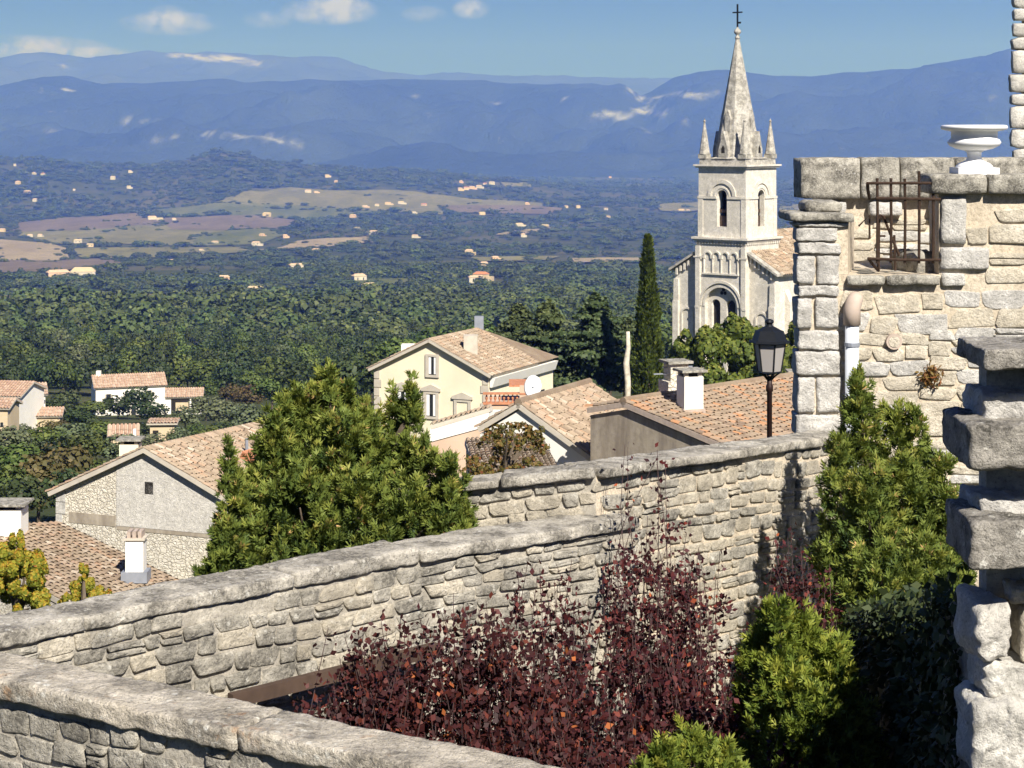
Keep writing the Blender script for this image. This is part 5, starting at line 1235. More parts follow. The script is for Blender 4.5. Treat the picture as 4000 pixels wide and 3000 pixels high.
# purple leaved shrubs between the walls
def purple(label, base, tops, nst, nleaf, seed, leaf=.037):
    rs = np.random.RandomState(seed); root = empty('purple_shrub', base, 0, label, 'shrub', 'purple leaved shrubs between the two walls'); b = np.array(base)
    mb = MB(); P = []; U = []; nleaf = int(nleaf*3.7); nst = int(nst*1.5)
    for i in range(nst):
        tp = tops[i % len(tops)]; e = np.array([tp[0] + rs.normal(0, tp[3]), tp[1] + rs.normal(0, tp[3]), tp[2] - abs(rs.normal(0, tp[4]))])
        s = b + np.array([rs.normal(0, .10), rs.normal(0, .10), 0]); mid = (s + e)/2 + np.array([rs.normal(0, .22), rs.normal(0, .16), .2])
        ts = np.linspace(0, 1, 8); C = (1-ts)[:, None]**2*s + 2*(ts*(1-ts))[:, None]*mid + ts[:, None]**2*e + rs.normal(0, .022, (8, 3))
        mb.tube([tuple(c - b) for c in C], list(np.linspace(.008, .002, 8)), 4)
        nl = nleaf//nst
        for _ in range(5):      # side twigs
            t0 = rs.uniform(.3, .92); p0 = C[int(t0*7)]; dv = unit(rs.normal(0, 1, (1, 3)) + np.array([[0, 0, .7]]))[0]*rs.uniform(.12, .38)*(1.2 - t0*.6)
            mb.tube([tuple(p0 - b), tuple(p0 + dv*.5 + rs.normal(0, .01, 3) - b), tuple(p0 + dv - b)], [.004, .003, .0015], 3)
            k = nl//7; tt = rs.uniform(.15, 1, k); P.append(p0 + dv*tt[:, None] + rs.normal(0, .02, (k, 3))); U.append(unit(dv[None]*.5 + rs.normal(0, .6, (k, 3))*.4))
        k = nl - 5*(nl//7); tt = rs.uniform(.3, 1, k); idx = tt*7; i0 = np.minimum(idx.astype(int), 6); f = (idx - i0)[:, None]
        P.append(C[i0]*(1-f) + C[i0+1]*f + rs.normal(0, .03, (k, 3))); U.append(unit(rs.normal(0, 1, (k, 3)) + np.array([0, 0, .4])))
    P = np.concatenate(P) - b; U = np.concatenate(U); N = unit(rs.normal(0, 1, P.shape) + np.array([0.2, -.3, .6])); N = unit(N - U*(N*U).sum(1, keepdims=True))
    L = leaf*rs.uniform(.6, 1.25, len(P)); V, Fq = quads_from(P, N, U, L, L*.34, .15)
    obj('foliage', mesh_np('foliage', V, Fq, M['purple'], rnd=np.clip(rs.beta(1.6, 2.2, len(P)) + (rs.rand(len(P)) < .03)*.5, 0, 1)), root)
    mb.build('stems', M['twig'], root); return root
def tp(u, v, Y, s=.1, d=.15): p = at(u, v, Y); return (p.x, p.y, p.z, s, d)
def bs(u, Y): return ((u-512)/F*Y, Y, -5.2)
purple('leftmost purple shrub reaching over the timber edging', bs(420, 8.9), [tp(330, 662, 8.9, .1, .12), tp(362, 632, 9.0, .1, .15), tp(400, 612, 9.2, .11, .2), tp(440, 622, 8.8, .12, .2), tp(380, 672, 8.5, .16, .15)], 56, 10500, 1)
purple('low purple shrub in the corner under the timber edging', bs(360, 8.9), [tp(310, 700, 9.3, .12, .06), tp(350, 690, 9.4, .12, .08), tp(390, 680, 9.4, .14, .1), tp(330, 715, 8.8, .12, .06)], 36, 4200, 12)
purple('purple shrub in front of the middle of the long wall', bs(500, 9.0), [tp(470, 600, 9.4, .12, .2), tp(505, 612, 9.2, .12, .25), tp(540, 640, 9.0, .12, .25), tp(490, 690, 8.4, .16, .2)], 54, 9500, 2)
purple('tall thin purple shrub below the step in the wall', bs(560, 9.9), [tp(545, 560, 10.2, .09, .22), tp(572, 580, 10.1, .10, .3), tp(530, 620, 9.8, .12, .25), tp(520, 650, 9.5, .14, .2)], 32, 3600, 3)
purple('tallest purple shrub rising to the upper coping', bs(650, 10.8), [tp(640, 505, 11.4, .09, .3), tp(672, 520, 11.4, .12, .3), tp(622, 545, 11.0, .10, .25), tp(700, 550, 11.0, .12, .25), tp(655, 560, 10.9, .12, .2)], 40, 3400, 4)
purple('few thin purple twigs rising above the upper coping', bs(640, 11.6), [tp(623, 442, 12.4, .02, .02), tp(655, 452, 12.3, .03, .04), tp(662, 460, 12.3, .02, .04)], 4, 300, 14)
purple('dense purple shrub low beside the yellow green conifer', bs(690, 9.2), [tp(645, 640, 9.4, .10, .2), tp(690, 615, 9.5, .13, .25), tp(722, 630, 9.3, .12, .3), tp(680, 700, 8.8, .16, .2)], 44, 5600, 5)
purple('purple shrub against the wall next to the tall conifer', bs(800, 11.6), [tp(795, 530, 12.2, .10, .22), tp(815, 560, 12.1, .09, .25), tp(775, 585, 11.9, .12, .2), tp(820, 600, 11.6, .10, .2)], 34, 4000, 6)
purple('purple shrub filling the bottom middle of the bed', bs(590, 8.2), [tp(545, 690, 8.4, .12, .15), tp(620, 700, 8.6, .12, .2), tp(585, 745, 7.9, .18, .12), tp(520, 720, 8.2, .15, .12), tp(640, 735, 8.0, .14, .12)], 50, 7000, 7)

# ------------------------------------------------------------------ trees
def crown_mesh(name, lobes, n, leaf, mat, seed, flat=0.0, up=0.25):
    rs = np.random.RandomState(seed); w = np.array([l[3]*l[5] for l in lobes]); w /= w.sum(); Ps = []; Ns = []; Rn = []
    for (x, y, z, rx, ry, rz), k in zip(lobes, rs.multinomial(n, w)):
        d = unit(rs.normal(0, 1, (k, 3)) + np.array([0, 0, up])); r = .62 + .42*rs.beta(2.5, 1.0, k)
        lump = 1 + .13*np.sin(d[:, 0]*6 + seed) * np.cos(d[:, 1]*7 + x) + .10*np.sin(d[:, 2]*9 + y*3)
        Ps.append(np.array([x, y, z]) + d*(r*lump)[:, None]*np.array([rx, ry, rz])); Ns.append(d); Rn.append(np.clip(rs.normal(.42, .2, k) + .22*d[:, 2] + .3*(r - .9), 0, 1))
    P = np.concatenate(Ps); N = np.concatenate(Ns); rn = np.concatenate(Rn); k = len(P)
    N = unit(N*(1-flat) + np.array([0, 0, 1.0])*flat + rs.normal(0, .38, (k, 3))); U = unit(rs.normal(0, 1, (k, 3))); U = unit(U - N*(U*N).sum(1, keepdims=True))
    L = leaf*rs.uniform(.6, 1.4, k); V, Fq = quads_from(P - U*L[:, None]*.5, N, U, L, L*.42, .12)
    return mesh_np(name, V, Fq, mat, rnd=rn)
def oak_lobes(seed, W_=1.0, H_=1.0, n=7):
    r = random.Random(seed); L = [(0, 0, .62*H_, .34*W_, .34*W_, .30*H_)]
    for i in range(n):
        a = 2*math.pi*i/n + r.uniform(-.4, .4); q = r.uniform(.18, .3)*W_
        L.append((q*math.cos(a), q*math.sin(a), r.uniform(.36, .74)*H_, r.uniform(.16, .25)*W_, r.uniform(.16, .25)*W_, r.uniform(.13, .22)*H_))
    return L
CROWNS = {}
def crown_variant(kind, i):
    k = (kind, i)
    if k in CROWNS: return CROWNS[k]
    s = 50 + i*7 + len(kind)*31
    if kind in ('oak', 'dark', 'olive', 'bronze'):
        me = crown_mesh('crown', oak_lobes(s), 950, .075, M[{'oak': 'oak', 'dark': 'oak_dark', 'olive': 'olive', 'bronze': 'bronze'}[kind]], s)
    elif kind == 'pine':
        r = random.Random(s); L = [(0, 0, .25 + .6*j/5, .30*(1 - .13*j), .30*(1 - .13*j), .10) for j in range(6)] + [(r.uniform(-.2, .2), r.uniform(-.2, .2), r.uniform(.4, .8), .16, .16, .09) for _ in range(5)]
        me = crown_mesh('crown', L, 900, .07, M['oak_dark'], s)
    CROWNS[k] = me; return me
TRUNK = MB().tube([(0, 0, -.25), (.01, 0, .2), (-.01, .01, .45), (0, 0, .7)], [.03, .024, .018, .006], 6)
TRUNK_ME = None
def tree(name, label, P, h, w, kind, i, group=None, rz=0.0, cat='tree'):
    global TRUNK_ME
    root = empty(name, P, rz, label, cat, group)
    c = obj('crown', crown_variant(kind, i), root); c.scale = (w, w, h)
    if TRUNK_ME is None:
        t = TRUNK.build('trunk', M['bark'], root, True); TRUNK_ME = t.data
    else: t = obj('trunk', TRUNK_ME, root)
    t.scale = (h, h, h); return root
# wood behind the white farmhouses: single trees
wr = random.Random(21); ntree = 0
ORD = 'first second third fourth fifth sixth seventh eighth ninth tenth eleventh twelfth thirteenth fourteenth fifteenth sixteenth'.split()
for row in range(16):
    Yr = 335*(1.062**row)
    u = -60 + wr.uniform(0, 20)
    while u < 1080:
        Y = Yr*wr.uniform(.975, 1.03); x = (u-512)/F*Y; zt = float(T(x, Y)); h = wr.uniform(5.5, 8.5); w_ = wr.uniform(6.0, 9.0)
        vis = (u < 395) or (Y > 420 and u < 830)
        if row < 3 and 70 < u < 215 and Y < 345: vis = False
        if vis and ntree < 290:
            kind = wr.choice(['oak', 'oak', 'dark', 'dark', 'dark', 'pine', 'olive' if wr.random() < .25 else 'oak'])
            nm = 'pine_tree' if kind == 'pine' else 'broadleaf_tree'
            lb = {'oak': 'rounded mid green tree in the wood behind the white farmhouse', 'dark': 'rounded dark green tree in the wood behind the white farmhouse', 'pine': 'dark pine in the wood behind the white farmhouse', 'olive': 'greyish green tree in the wood behind the white farmhouse'}[kind]
            zone = next(z for lim, z in ((30, 'by the left edge'), (85, 'above the gap between the two farmhouses'), (125, 'above the left half of the long farmhouse roof'), (165, 'above the right half of the long farmhouse roof'), (215, 'above the annex'), (275, 'above the bronze shrubs'), (345, 'above the big conifer'), (400, 'left of the cream house gable'), (470, 'above the cream house gable'), (540, 'above the cream house ridge chimney'), (600, 'above the cedars'), (650, 'left of the cypress tip'), (705, 'between cypress and church'), (9999, 'right of the church')) if u < lim)
            look = {'oak': 'mid green round tree', 'dark': 'dark green round tree', 'pine': 'dark pine', 'olive': 'greyish green tree'}[kind]
            lb = '%s %s %s, %s row of the wood' % (('tall' if h > 7 else 'low'), look, zone, ORD[row]); lb = ' '.join(lb.split()[:16])
            tree(nm, lb, (x, Y, zt), h*(1.25 if kind == 'pine' else 1), w_, kind, wr.randrange(4), 'trees of the wood below the village', wr.uniform(0, 6.28)); ntree += 1
        u += wr.uniform(.72, 1.1)*w_*F/Y*(0.72 if row < 6 else 1.15)
# trees and shrubs round the farmhouses and the village
SPOTS = [(118, 415, 285, 5.0, 7.0, 'dark', 'dark green tree in front of the white farmhouse wall'), (140, 412, 280, 6.2, 6.5, 'dark', 'taller dark tree before the farmhouse middle'), (150, 420, 265, 4.4, 6, 'dark', 'dark shrub below the farmhouse corner'),
    (92, 418, 270, 4.0, 6.5, 'oak', 'green shrub below the farmhouse left end'), (66, 412, 290, 5.5, 7.0, 'dark', 'dark tree between the two white houses'), (52, 418, 250, 4.0, 5, 'dark', 'dark shrub behind the pink lean-to'), (75, 425, 240, 3.6, 6, 'dark', 'low dark shrub in the farm garden'),
    (206, 415, 275, 4.5, 6.5, 'olive', 'grey olive tree right of the annex'), (222, 424, 240, 5.0, 7, 'olive', 'broad grey olive tree above the stone gable ridge'), (245, 428, 230, 4.8, 6.5, 'olive', 'grey olive tree beside the big conifer'), (250, 405, 300, 5.0, 7.5, 'bronze', 'bronze brown tree left of the big conifer'), (232, 400, 310, 4.4, 6.5, 'bronze', 'purplish bronze shrub right of the annex roof'),
    (272, 402, 285, 5.5, 6.5, 'oak', 'green tree behind the big conifer tip'), (205, 396, 330, 5, 7, 'oak', 'green tree behind the annex roof'), (185, 424, 230, 3.6, 5, 'olive', 'small olive beside the tan outbuilding'), (100, 440, 190, 4.0, 5.5, 'oak', 'green shrub left of the orange shed'),
    (70, 446, 170, 4.4, 6.5, 'olive', 'pale green olive below the farm garden'), (88, 455, 150, 4.0, 5.5, 'oak', 'bright green round tree above the stone house chimney'), (120, 455, 150, 3.6, 5.0, 'olive', 'grey shrub over the stone gable roof'), (40, 450, 165, 4.2, 6.5, 'oak', 'green tree below the edge house'), (8, 452, 160, 4.6, 6, 'olive', 'grey green tree near the left edge below the house'),
    (20, 480, 120, 5.0, 6.0, 'oak', 'bright green tree at the left edge above the low roof'), (58, 500, 105, 6.4, 5.2, 'bronze', 'tall bronze brown tree left of the stone gable'), (38, 505, 100, 5.6, 5.0, 'bronze', 'bronze tree beside the tall bronze one'), (6, 505, 98, 4.6, 4.8, 'oak', 'green tree behind the corner chimney'), (70, 515, 92, 4.6, 3.6, 'dark', 'dark shrub against the stone gable corner'), (22, 515, 90, 3.8, 4.2, 'dark', 'dark shrub behind the corner chimney roof'),
    (330, 395, 240, 6.5, 8.5, 'dark', 'dark tree left of the cream house'), (356, 396, 215, 6.4, 7.5, 'dark', 'dark tree touching the cream house eave'), (300, 392, 265, 6.0, 8, 'dark', 'dark tree behind the big conifer crown'), (372, 384, 235, 6.0, 7.0, 'oak', 'green tree behind the cream house left corner'),
    (400, 372, 260, 6.5, 8.5, 'oak', 'yellowish green tree behind the cream house roof slope'), (440, 358, 300, 7.0, 9, 'oak', 'green tree above the cream house apex'), (480, 352, 310, 7.5, 9, 'oak', 'broad green tree behind the cream house chimney'), (570, 372, 260, 7, 9, 'dark', 'dark tree behind the satellite dish roof'), (610, 384, 215, 6.5, 8, 'dark', 'dark tree left of the cypress foot'), (640, 380, 225, 7, 8.5, 'dark', 'dark tree behind the cypress'), (600, 352, 330, 7, 10, 'oak', 'green tree left of the cypress middle'), (660, 352, 330, 7, 10, 'oak', 'green tree between the cypress and the church')]
sr = random.Random(8)
for i, (u, vb, Y, h, w_, kind, lb) in enumerate(SPOTS):
    k_ = .66 if Y < 200 else .85 if u < 270 else 1.0; h *= k_; w_ *= k_**.6
    x = (u-512)/F*Y; z = min((HV - vb)/F*Y, 99); zt = float(T(x, Y))
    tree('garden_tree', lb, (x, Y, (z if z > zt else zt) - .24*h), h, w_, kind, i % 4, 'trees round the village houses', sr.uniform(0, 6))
sr = random.Random(12); k = 0
for row in range(7):
    Y = 150*(1.105**row); u = -25 + sr.uniform(0, 15)
    while u < 285:
        Yq = Y*sr.uniform(.97, 1.03); x = (u-512)/F*Yq; zt = float(T(x, Yq)); h = sr.uniform(1.8, 3.0)*(Yq/200)**.4; w_ = h*sr.uniform(1.4, 2.0)
        kind = sr.choice(['oak', 'oak', 'olive', 'olive', 'dark', 'dark', 'bronze'])
        zone = next(z for lim, z in ((25, 'near the left edge'), (65, 'left of the stone gable chimney'), (105, 'above the stone gable left slope'), (150, 'above the stone gable apex'), (195, 'below the annex'), (240, 'above the stone house ridge'), (999, 'beside the big conifer')) if u < lim)
        lb = '%s %s shrub %s, %s terrace row from the front' % ('broad' if w_ > 1.7*h else 'round', {'oak': 'fresh green', 'olive': 'grey green', 'dark': 'dark green', 'bronze': 'bronze brown'}[kind], zone, ORD[row])
        if not (row > 4 and 75 < u < 205): tree('garden_shrub', lb, (x, Yq, zt - .25*h), h, w_, kind, sr.randrange(4), 'shrubs on the slope under the farmhouses', sr.uniform(0, 6), 'shrub')
        u += w_*F/Yq*sr.uniform(.8, 1.5)

# cedars behind the tiled roofs
def cedar(label, P, h, w_, seed):
    root = empty('cedar_tree', P, 0, label, 'tree'); r = random.Random(seed); L = []
    for j in range(11):
        t = j/10; rad = w_*.5*(1 - t)**.7 + .3
        for k in range(5 if t < .7 else 3):
            a = r.uniform(0, 6.28); q = rad*r.uniform(.35, .75); L.append((q*math.cos(a), q*math.sin(a), h*(.18 + .8*t) + r.uniform(-.2, .2), rad*.42, rad*.42, h*.022))
    L.append((0, 0, h*.55, w_*.14, w_*.14, h*.4))
    obj('crown', crown_mesh('crown', L, 13000, .30, M['cedar'], seed, flat=.35, up=.3), root)
    mb = MB().tube([(0, 0, -2), (.05, 0, h*.4), (0, 0, h*.97)], [.45, .32, .04], 8)
    for (x, y, z, *_) in L[::3]: mb.tube([(0, 0, z - .3), (x*.9, y*.9, z)], [.08, .02], 4)
    mb.build('trunk', M['bark'], root)
def tr(u, v, Y): P = at(u, v, Y); return P
cedar('dark layered cedar right of the cream house', tr(548, 404, 135), 7.2, 8.6, 1)
cedar('dark layered cedar left of the cypress above the pink roof', tr(596, 404, 132), 7.6, 9.4, 2)
cedar('smaller dark cedar behind the satellite dish', tr(520, 400, 150), 7.4, 8.4, 3)
cedar('dark cedar directly beside the cypress', tr(628, 404, 138), 6.2, 6.4, 4)

# cypress
cyb = at(648, 400, 125); cyroot = empty('cypress_tree', (cyb.x, cyb.y, float(T(cyb.x, cyb.y))), 0, 'tall slim dark cypress left of the church', 'tree')
hc = at(0, 237, 125).z - cyroot.location.z
rs = np.random.RandomState(4); n = 15000; t = rs.rand(n)**.85; a = rs.uniform(0, 6.283, n)
rad = 1.02*np.clip(.5 + 1.4*t, 0, 1)*np.clip((1 - t)*1.55, 0, 1)**.8*(1 + .16*np.sin(5*a + t*20) + .13*np.sin(t*37 + 2*a) + .10*np.sin(t*83 + 3*a)) + .06
rr_ = rad*(.6 + .42*rs.beta(3, 1, n)); P = np.stack([rr_*np.cos(a), rr_*np.sin(a), t*hc], 1); outv = np.stack([np.cos(a), np.sin(a), 0*a], 1)
U = unit(outv*.45 + np.array([0, 0, 1.]) + rs.normal(0, .3, (n, 3))); N = unit(outv + rs.normal(0, .5, (n, 3))); L = rs.uniform(.16, .36, n)
V, Fq = quads_from(P, N, U, L, L*.3, .1); obj('crown', mesh_np('crown', V, Fq, M['hedge'], rnd=np.clip(rs.normal(.28, .18, n), 0, 1)), cyroot)
MB().tube([(0, 0, -1), (0, 0, hc*.9)], [.2, .02], 6).build('trunk', M['bark'], cyroot)

# leafy tree in front of the church, split in two lobed shrubs
def leafy(name, label, P, lobes, n, leaf, mat, seed, cat='tree'):
    rl = random.Random(seed); sub = []
    for (x, y, z, rx, ry, rz) in lobes:
        for _ in range(9):
            a = rl.uniform(0, 6.28); b = rl.uniform(-.5, 1.3); f = rl.uniform(.55, 1.05); g = rl.uniform(.22, .42)
            sub.append((x + rx*f*math.cos(a)*math.cos(b), y + ry*f*math.sin(a)*math.cos(b), z + rz*f*math.sin(b), rx*g, ry*g, rz*g*rl.uniform(.8, 1.5)))
    root = empty(name, P, 0, label, cat); obj('crown', crown_mesh('crown', sub, n, leaf, mat, seed), root)
    mb = MB(); mb.tube([(0, 0, -.8), (0, 0, lobes[0][2])], [.10, .04], 6)
    for l in lobes[1:]: mb.tube([(0, 0, lobes[0][2]*.5), (l[0]*.8, l[1]*.8, l[2])], [.05, .012], 5)
    mb.build('trunk', M['bark'], root); return root
hY = 112.0; hb0 = at(725, 400, hY); q = hY/F
def hl_(u, v, r, rz=None): P = at(u, v, hY) - hb0; return (P.x, random.Random(int(u)).uniform(-1, 1), P.z, r*q, r*q, (rz or r)*q)
leafy('leafy_tree', 'broad leafy green tree in front of the church portal', hb0, [hl_(725, 370, 40, 32), hl_(690, 372, 26), hl_(700, 352, 24), hl_(735, 348, 26), hl_(755, 362, 26), hl_(680, 388, 22), hl_(760, 388, 28), hl_(718, 338, 13), hl_(690, 345, 14), hl_(740, 332, 11)], 17000, .27, M['hedge'], 5)
hb1 = at(790, 400, hY - 4)
leafy('leafy_tree', 'leafy green tree between the lamp and the house corner', hb1, [(0, 0, 1.6, 1.1, 1, 1.6), (.4, 0, 3.0, .8, .8, 1.1), (-.5, 0, 2.2, .8, .8, 1.0), (.6, .2, 4.3, .35, .35, 1.2)], 4500, .28, M['hedge'], 6)
# yellow autumn trees over the low wall, left
aY = 24.0
def al(u, v, r, base, rz=None): P = at(u, v, aY) - base; return (P.x, random.Random(int(u*3)).uniform(-.3, .3), P.z, r*aY/F, r*aY/F, (rz or r)*aY/F)
ab = at(18, 640, aY)
leafy('autumn_tree', 'golden autumn tree in the bottom left corner behind the low wall', ab, [al(14, 590, 26, ab, 34), al(30, 575, 16, ab, 22), al(16, 556, 9, ab, 18), al(0, 580, 20, ab, 24), al(36, 605, 16, ab), al(44, 566, 7, ab, 12)], 20000, .042, M['autumn'], 7)
ab2 = at(84, 625, aY)
leafy('autumn_tree', 'small golden autumn shrub right of the golden tree', ab2, [al(82, 602, 15, ab2, 17), al(70, 606, 12, ab2), al(96, 604, 12, ab2, 14), al(80, 580, 6, ab2, 9), al(108, 598, 4, ab2, 6)], 8000, .042, M['autumn'], 8)
# reddish vine shrub in the middle
vY = 40.0
def vl(u, v, r, base, rz=None): P = at(u, v, vY) - base; return (P.x, random.Random(int(u*3)).uniform(-.5, .5), P.z, r*vY/F, r*vY/F, (rz or r)*vY/F)
vb_ = at(505, 490, vY)
leafy('autumn_vine', 'sparse reddish autumn vine above the upper wall coping', vb_, [vl(505, 455, 14, vb_), vl(485, 462, 18, vb_, 10), vl(525, 450, 18, vb_, 14), vl(508, 430, 14, vb_, 13), vl(540, 440, 8, vb_), vl(472, 470, 12, vb_, 9), vl(500, 470, 24, vb_, 8), vl(545, 452, 8, vb_, 6), vl(490, 445, 12, vb_, 10), vl(530, 462, 14, vb_, 9), vl(520, 436, 12, vb_, 10)], 2600, .075, M['autumn_red'], 9, 'vine')
# pale bare trunk left of the church
bt = at(627, 402, 118); o = MB().tube([(0, 0, -3), (.05, 0, 1.2), (-.05, .05, 2.4), (.08, 0, 3.4), (.05, 0, 4.35)], [.2, .19, .2, .14, .12], 7).build('bare_trunk', M['bark_pale'], None, True); o.location = bt; tag(o, 'pale bare tree trunk left of the cypress foot', 'trunk')
# dry tuft on the house wall
rs = np.random.RandomState(2); n = 260; P = rs.normal(0, 1, (n, 3))*np.array([.045, .03, .035]); U = unit(rs.normal(0, 1, (n, 3)) + np.array([0, -.6, .1])); N = unit(np.cross(U, rs.normal(0, 1, (n, 3))))
L = rs.uniform(.03, .07, n); V, Fq = quads_from(P, N, U, L, L*.16, .1); o = obj('dry_tuft', mesh_np('dry_tuft', V, Fq, M['autumn_red'], rnd=rs.uniform(.5, .9, n))); o.location = (hx(930), HY - .03, hz(375)); tag(o, 'dry reddish plant tuft growing from the house wall', 'plant')

# ------------------------------------------------------------------ valley houses
VH = [(34,175,1.2),(43,176,1.3),(18,185,1.6),(27,194,1.4),(35,202,1.3),(15,166,.9),(74,191,.8),(113,179,1.3),(130,173,1.2),(129,189,1.3),(180,162,.8),(152,220,1.6),(160,221,1.2),(174,221,1.1),(267,217,1.7),(308,193,1.4),(316,193.5,1.0),(327,177,1.1),(336,183,1.1),
      (30,238,1.3),(40,237.5,1.2),(78,244,1.5),(90,247,1.1),(2,232,1.2),(256,246,1.4),(262,237,1.1),(285,238,1.2),(201,252,.9),(113,260,1.0),(171,265,1.5),(316,252,1.1),(430,148,.9),(497,152,1.3),(467,164,1.2),(518,173,1.1),(586,160,1.4),
      (460,191,1.3),(466,190,1.4),(472,189,1.3),(479,188,1.3),(485,186,1.3),(492,184.5,1.4),(461,183,1.1),(527,205,1.2),(365,208,1.1),(377,206.5,1.1),(388,205,1.2),(401,204.5,1.3),(424,206,1.2),(482,215,1.2),(414,214,.9),(353,218,1.3),(357,231,1.4),(364,234,1.4),(374,234.5,1.4),
      (415,238,1.1),(519,227,1.5),(523,237,1.2),(545,228.5,1.5),(565,231,1.0),(578,208,1.1),(566,208,1.0),(606,210,.9),(608,218,.9),(591,220,.8),(610,178,1.1),(623,185,1.0),(681,212,1.3),(688,212,1.1),(469,255,1.6),(495,261,1.3),(484,267,1.4),
      (296,270,1.5),(359,283,1.8),(370,292,1.6),(481,281,2.0),(476,283,1.4),(83,278,3.6),(58,279,2.2),(483,270,1.2),(600,276,1.3),(224,282,1.3),(255,296,1.6),(215,244,1.0),(640,176,1.0),(655,170,1.0),(700,178,.9)]
vr = random.Random(31); HOUSE_XY = []
FIELD_C = [(sum(q[0] for q in p)/len(p), sum(q[1] for q in p)/len(p), l) for _, l, p in FIELDS]
big = {(267,217): 'white farmhouse standing alone by the vineyard', (152,220): 'largest pale farmhouse beside the brown ploughed field', (83,278): 'wide peach walled farmhouse low in the valley on the left', (58,279): 'smaller pale house left of the peach farmhouse', (481,281): 'pink roofed house in the woods below the valley',
       (359,283): 'peach house among trees left of the valley centre', (370,292): 'white house among trees below the peach house', (171,265): 'small white tower like house in the dark trees', (497,152): 'bright white building far out in the plain', (469,255): 'pale long house above the olive clearing', (296,270): 'cream house with pink roof amid dark woods', (519,227): 'long pale farm on the tree edge slope', (545,228.5): 'tan roofed farm beside the long pale farm', (255,296): 'white house at the edge of the near wood'}
for i, (u, v, s) in enumerate(VH):
    P = ground_at(u, v); HOUSE_XY.append((P.x, P.y)); k = max(1.0, P.y/2600)**.35
    s = s*.85; w_ = 9.5*s*k*vr.uniform(.7, 1.3); d_ = 6.5*s*k; h_ = 4.6*min(s, 1.5)*k**.9; hd = vr.uniform(-.5, .5)
    hamlet = 455 <= u <= 495 and 182 < v < 193; wallrow = 360 < u < 430 and 203 < v < 209
    lb = big.get((u, v)) or ('pale stone house of the hamlet on the far valley rise' if hamlet else 'low pale farm building in the row at the vineyard edge' if wallrow else 'tiny pale house scattered on the wooded left hill' if (v < 205 and u < 140) else 'tiny pale house scattered among the valley woods' if v > 205 else 'tiny pale house far out in the hazy plain')
    if lb.startswith('tiny'):
        c_ = min(FIELD_C, key=lambda f: math.hypot(f[0] - u, (f[1] - v)*2.2)); side = ('left of' if u < c_[0] - 12 else 'right of' if u > c_[0] + 12 else 'beyond' if v < c_[1] else 'below')
        lb = 'tiny pale house %s the %s' % (side, ' '.join(c_[2].split()[:9]))
    h = empty('valley_house', (P.x, P.y, P.z), hd, lb, 'house', 'small houses scattered through the valley')
    z0 = -3.0; mb = MB(); mb.box(-w_/2, w_/2, -d_/2, d_/2, z0, h_)
    if vr.random() < .5: mb.box(w_/2 + .001, w_*.9, -d_*.4, d_*.35, z0, h_*.65)
    mb.build('wall', vr.choice([M['wall_far'], M['wall_far'], M['wall_far'], M['render_pink'], M['render_tan']]), h)
    rf = MB(); o_ = .4*k; rz_ = h_ + d_*.22
    rf.add([(-w_/2-o_, -d_/2-o_, h_), (w_/2+o_, -d_/2-o_, h_), (w_/2+o_, d_/2+o_, h_), (-w_/2-o_, d_/2+o_, h_), (-w_/2+d_*.2, 0, rz_), (w_/2-d_*.2, 0, rz_)], [(0,1,5,4), (2,3,4,5), (1,2,5), (3,0,4), (3,2,1,0)])
    rf.build('roof', M['render_pink'] if vr.random() < .6 else M['terracotta'] if vr.random() < .25 else M['render_tan'], h)
    if P.y < 3500:
        for q_ in (-.25, .2): MB().box(w_*q_, w_*q_ + w_*.08, -d_/2 - .05, -d_/2 + .05, h_*.45, h_*.8).build('window', M['glass_dark'], h)

# ------------------------------------------------------------------ forest of the valley: one mass
rs = np.random.RandomState(77)
def forest_points(n, y0, y1, u0, u1, pw=1.0):
    Y = np.exp(rs.uniform(0, 1, n)**pw*(math.log(y1) - math.log(y0)) + math.log(y0)); u = rs.uniform(u0, u1, n); x = (u-512)/F*Y
    ok = np.ones(n, bool)
    for Pq in FIELD_POLYS: ok &= ~in_poly(x, Y, Pq)
    for (a, b) in HOUSE_XY:
        r = 16*max(1, b/2600)
        ok &= ~((np.abs(x - a) < r*.7) & (Y < b + 8) & (Y > b - r*(.8 + b/2600.)))
    # open patches in the plain
    open_ = (fbm(x/260, Y/420, 3, 5.0) > .55) & (Y > 1500)
    ok &= ~(open_ & (rs.rand(n) < .82))
    return x[ok], Y[ok]
xs, ys = forest_points(26000, 560, 9300, -180, 1200, .92)
x2, y2 = forest_points(9000, 4400, 8600, -180, 460, 1.0); x3, y3 = forest_points(3500, 5200, 9300, 400, 1150, 1.0)
hx_, hy_ = [], []
for Pq in FIELD_POLYS:
    for i in range(len(Pq)):
        if rs.rand() < .35: continue
        a_, b_ = Pq[i], Pq[(i+1) % len(Pq)]; Ld = math.hypot(*(b_ - a_)); k = int(Ld/rs.uniform(9, 22))
        t_ = rs.rand(max(k, 1)); q_ = a_[None] + (b_ - a_)[None]*t_[:, None] + rs.normal(0, 5, (len(t_), 2)); hx_ += list(q_[:, 0]); hy_ += list(q_[:, 1])
    for _ in range(3):      # odd clumps in the open
        c_ = Pq.mean(0) + rs.uniform(-.35, .35, 2)*(Pq.max(0) - Pq.min(0)); k = rs.randint(2, 9); hx_ += list(c_[0] + rs.normal(0, 22, k)); hy_ += list(c_[1] + rs.normal(0, 12, k))
nh = len(hx_); xs = np.concatenate([xs, x2, x3, hx_]); ys = np.concatenate([ys, y2, y3, hy_])
sc_ = np.interp(ys, [500, 1000, 2500, 5000, 9500], [8.5, 9.5, 13.5, 19, 26])*np.clip(rs.lognormal(-.08, .38, len(xs)), .45, 2.0)*(1 + .22*fbm(xs/300, ys/300, 2, 3.0)); sc_[-nh:] *= .62
zz_ = T(xs, ys)
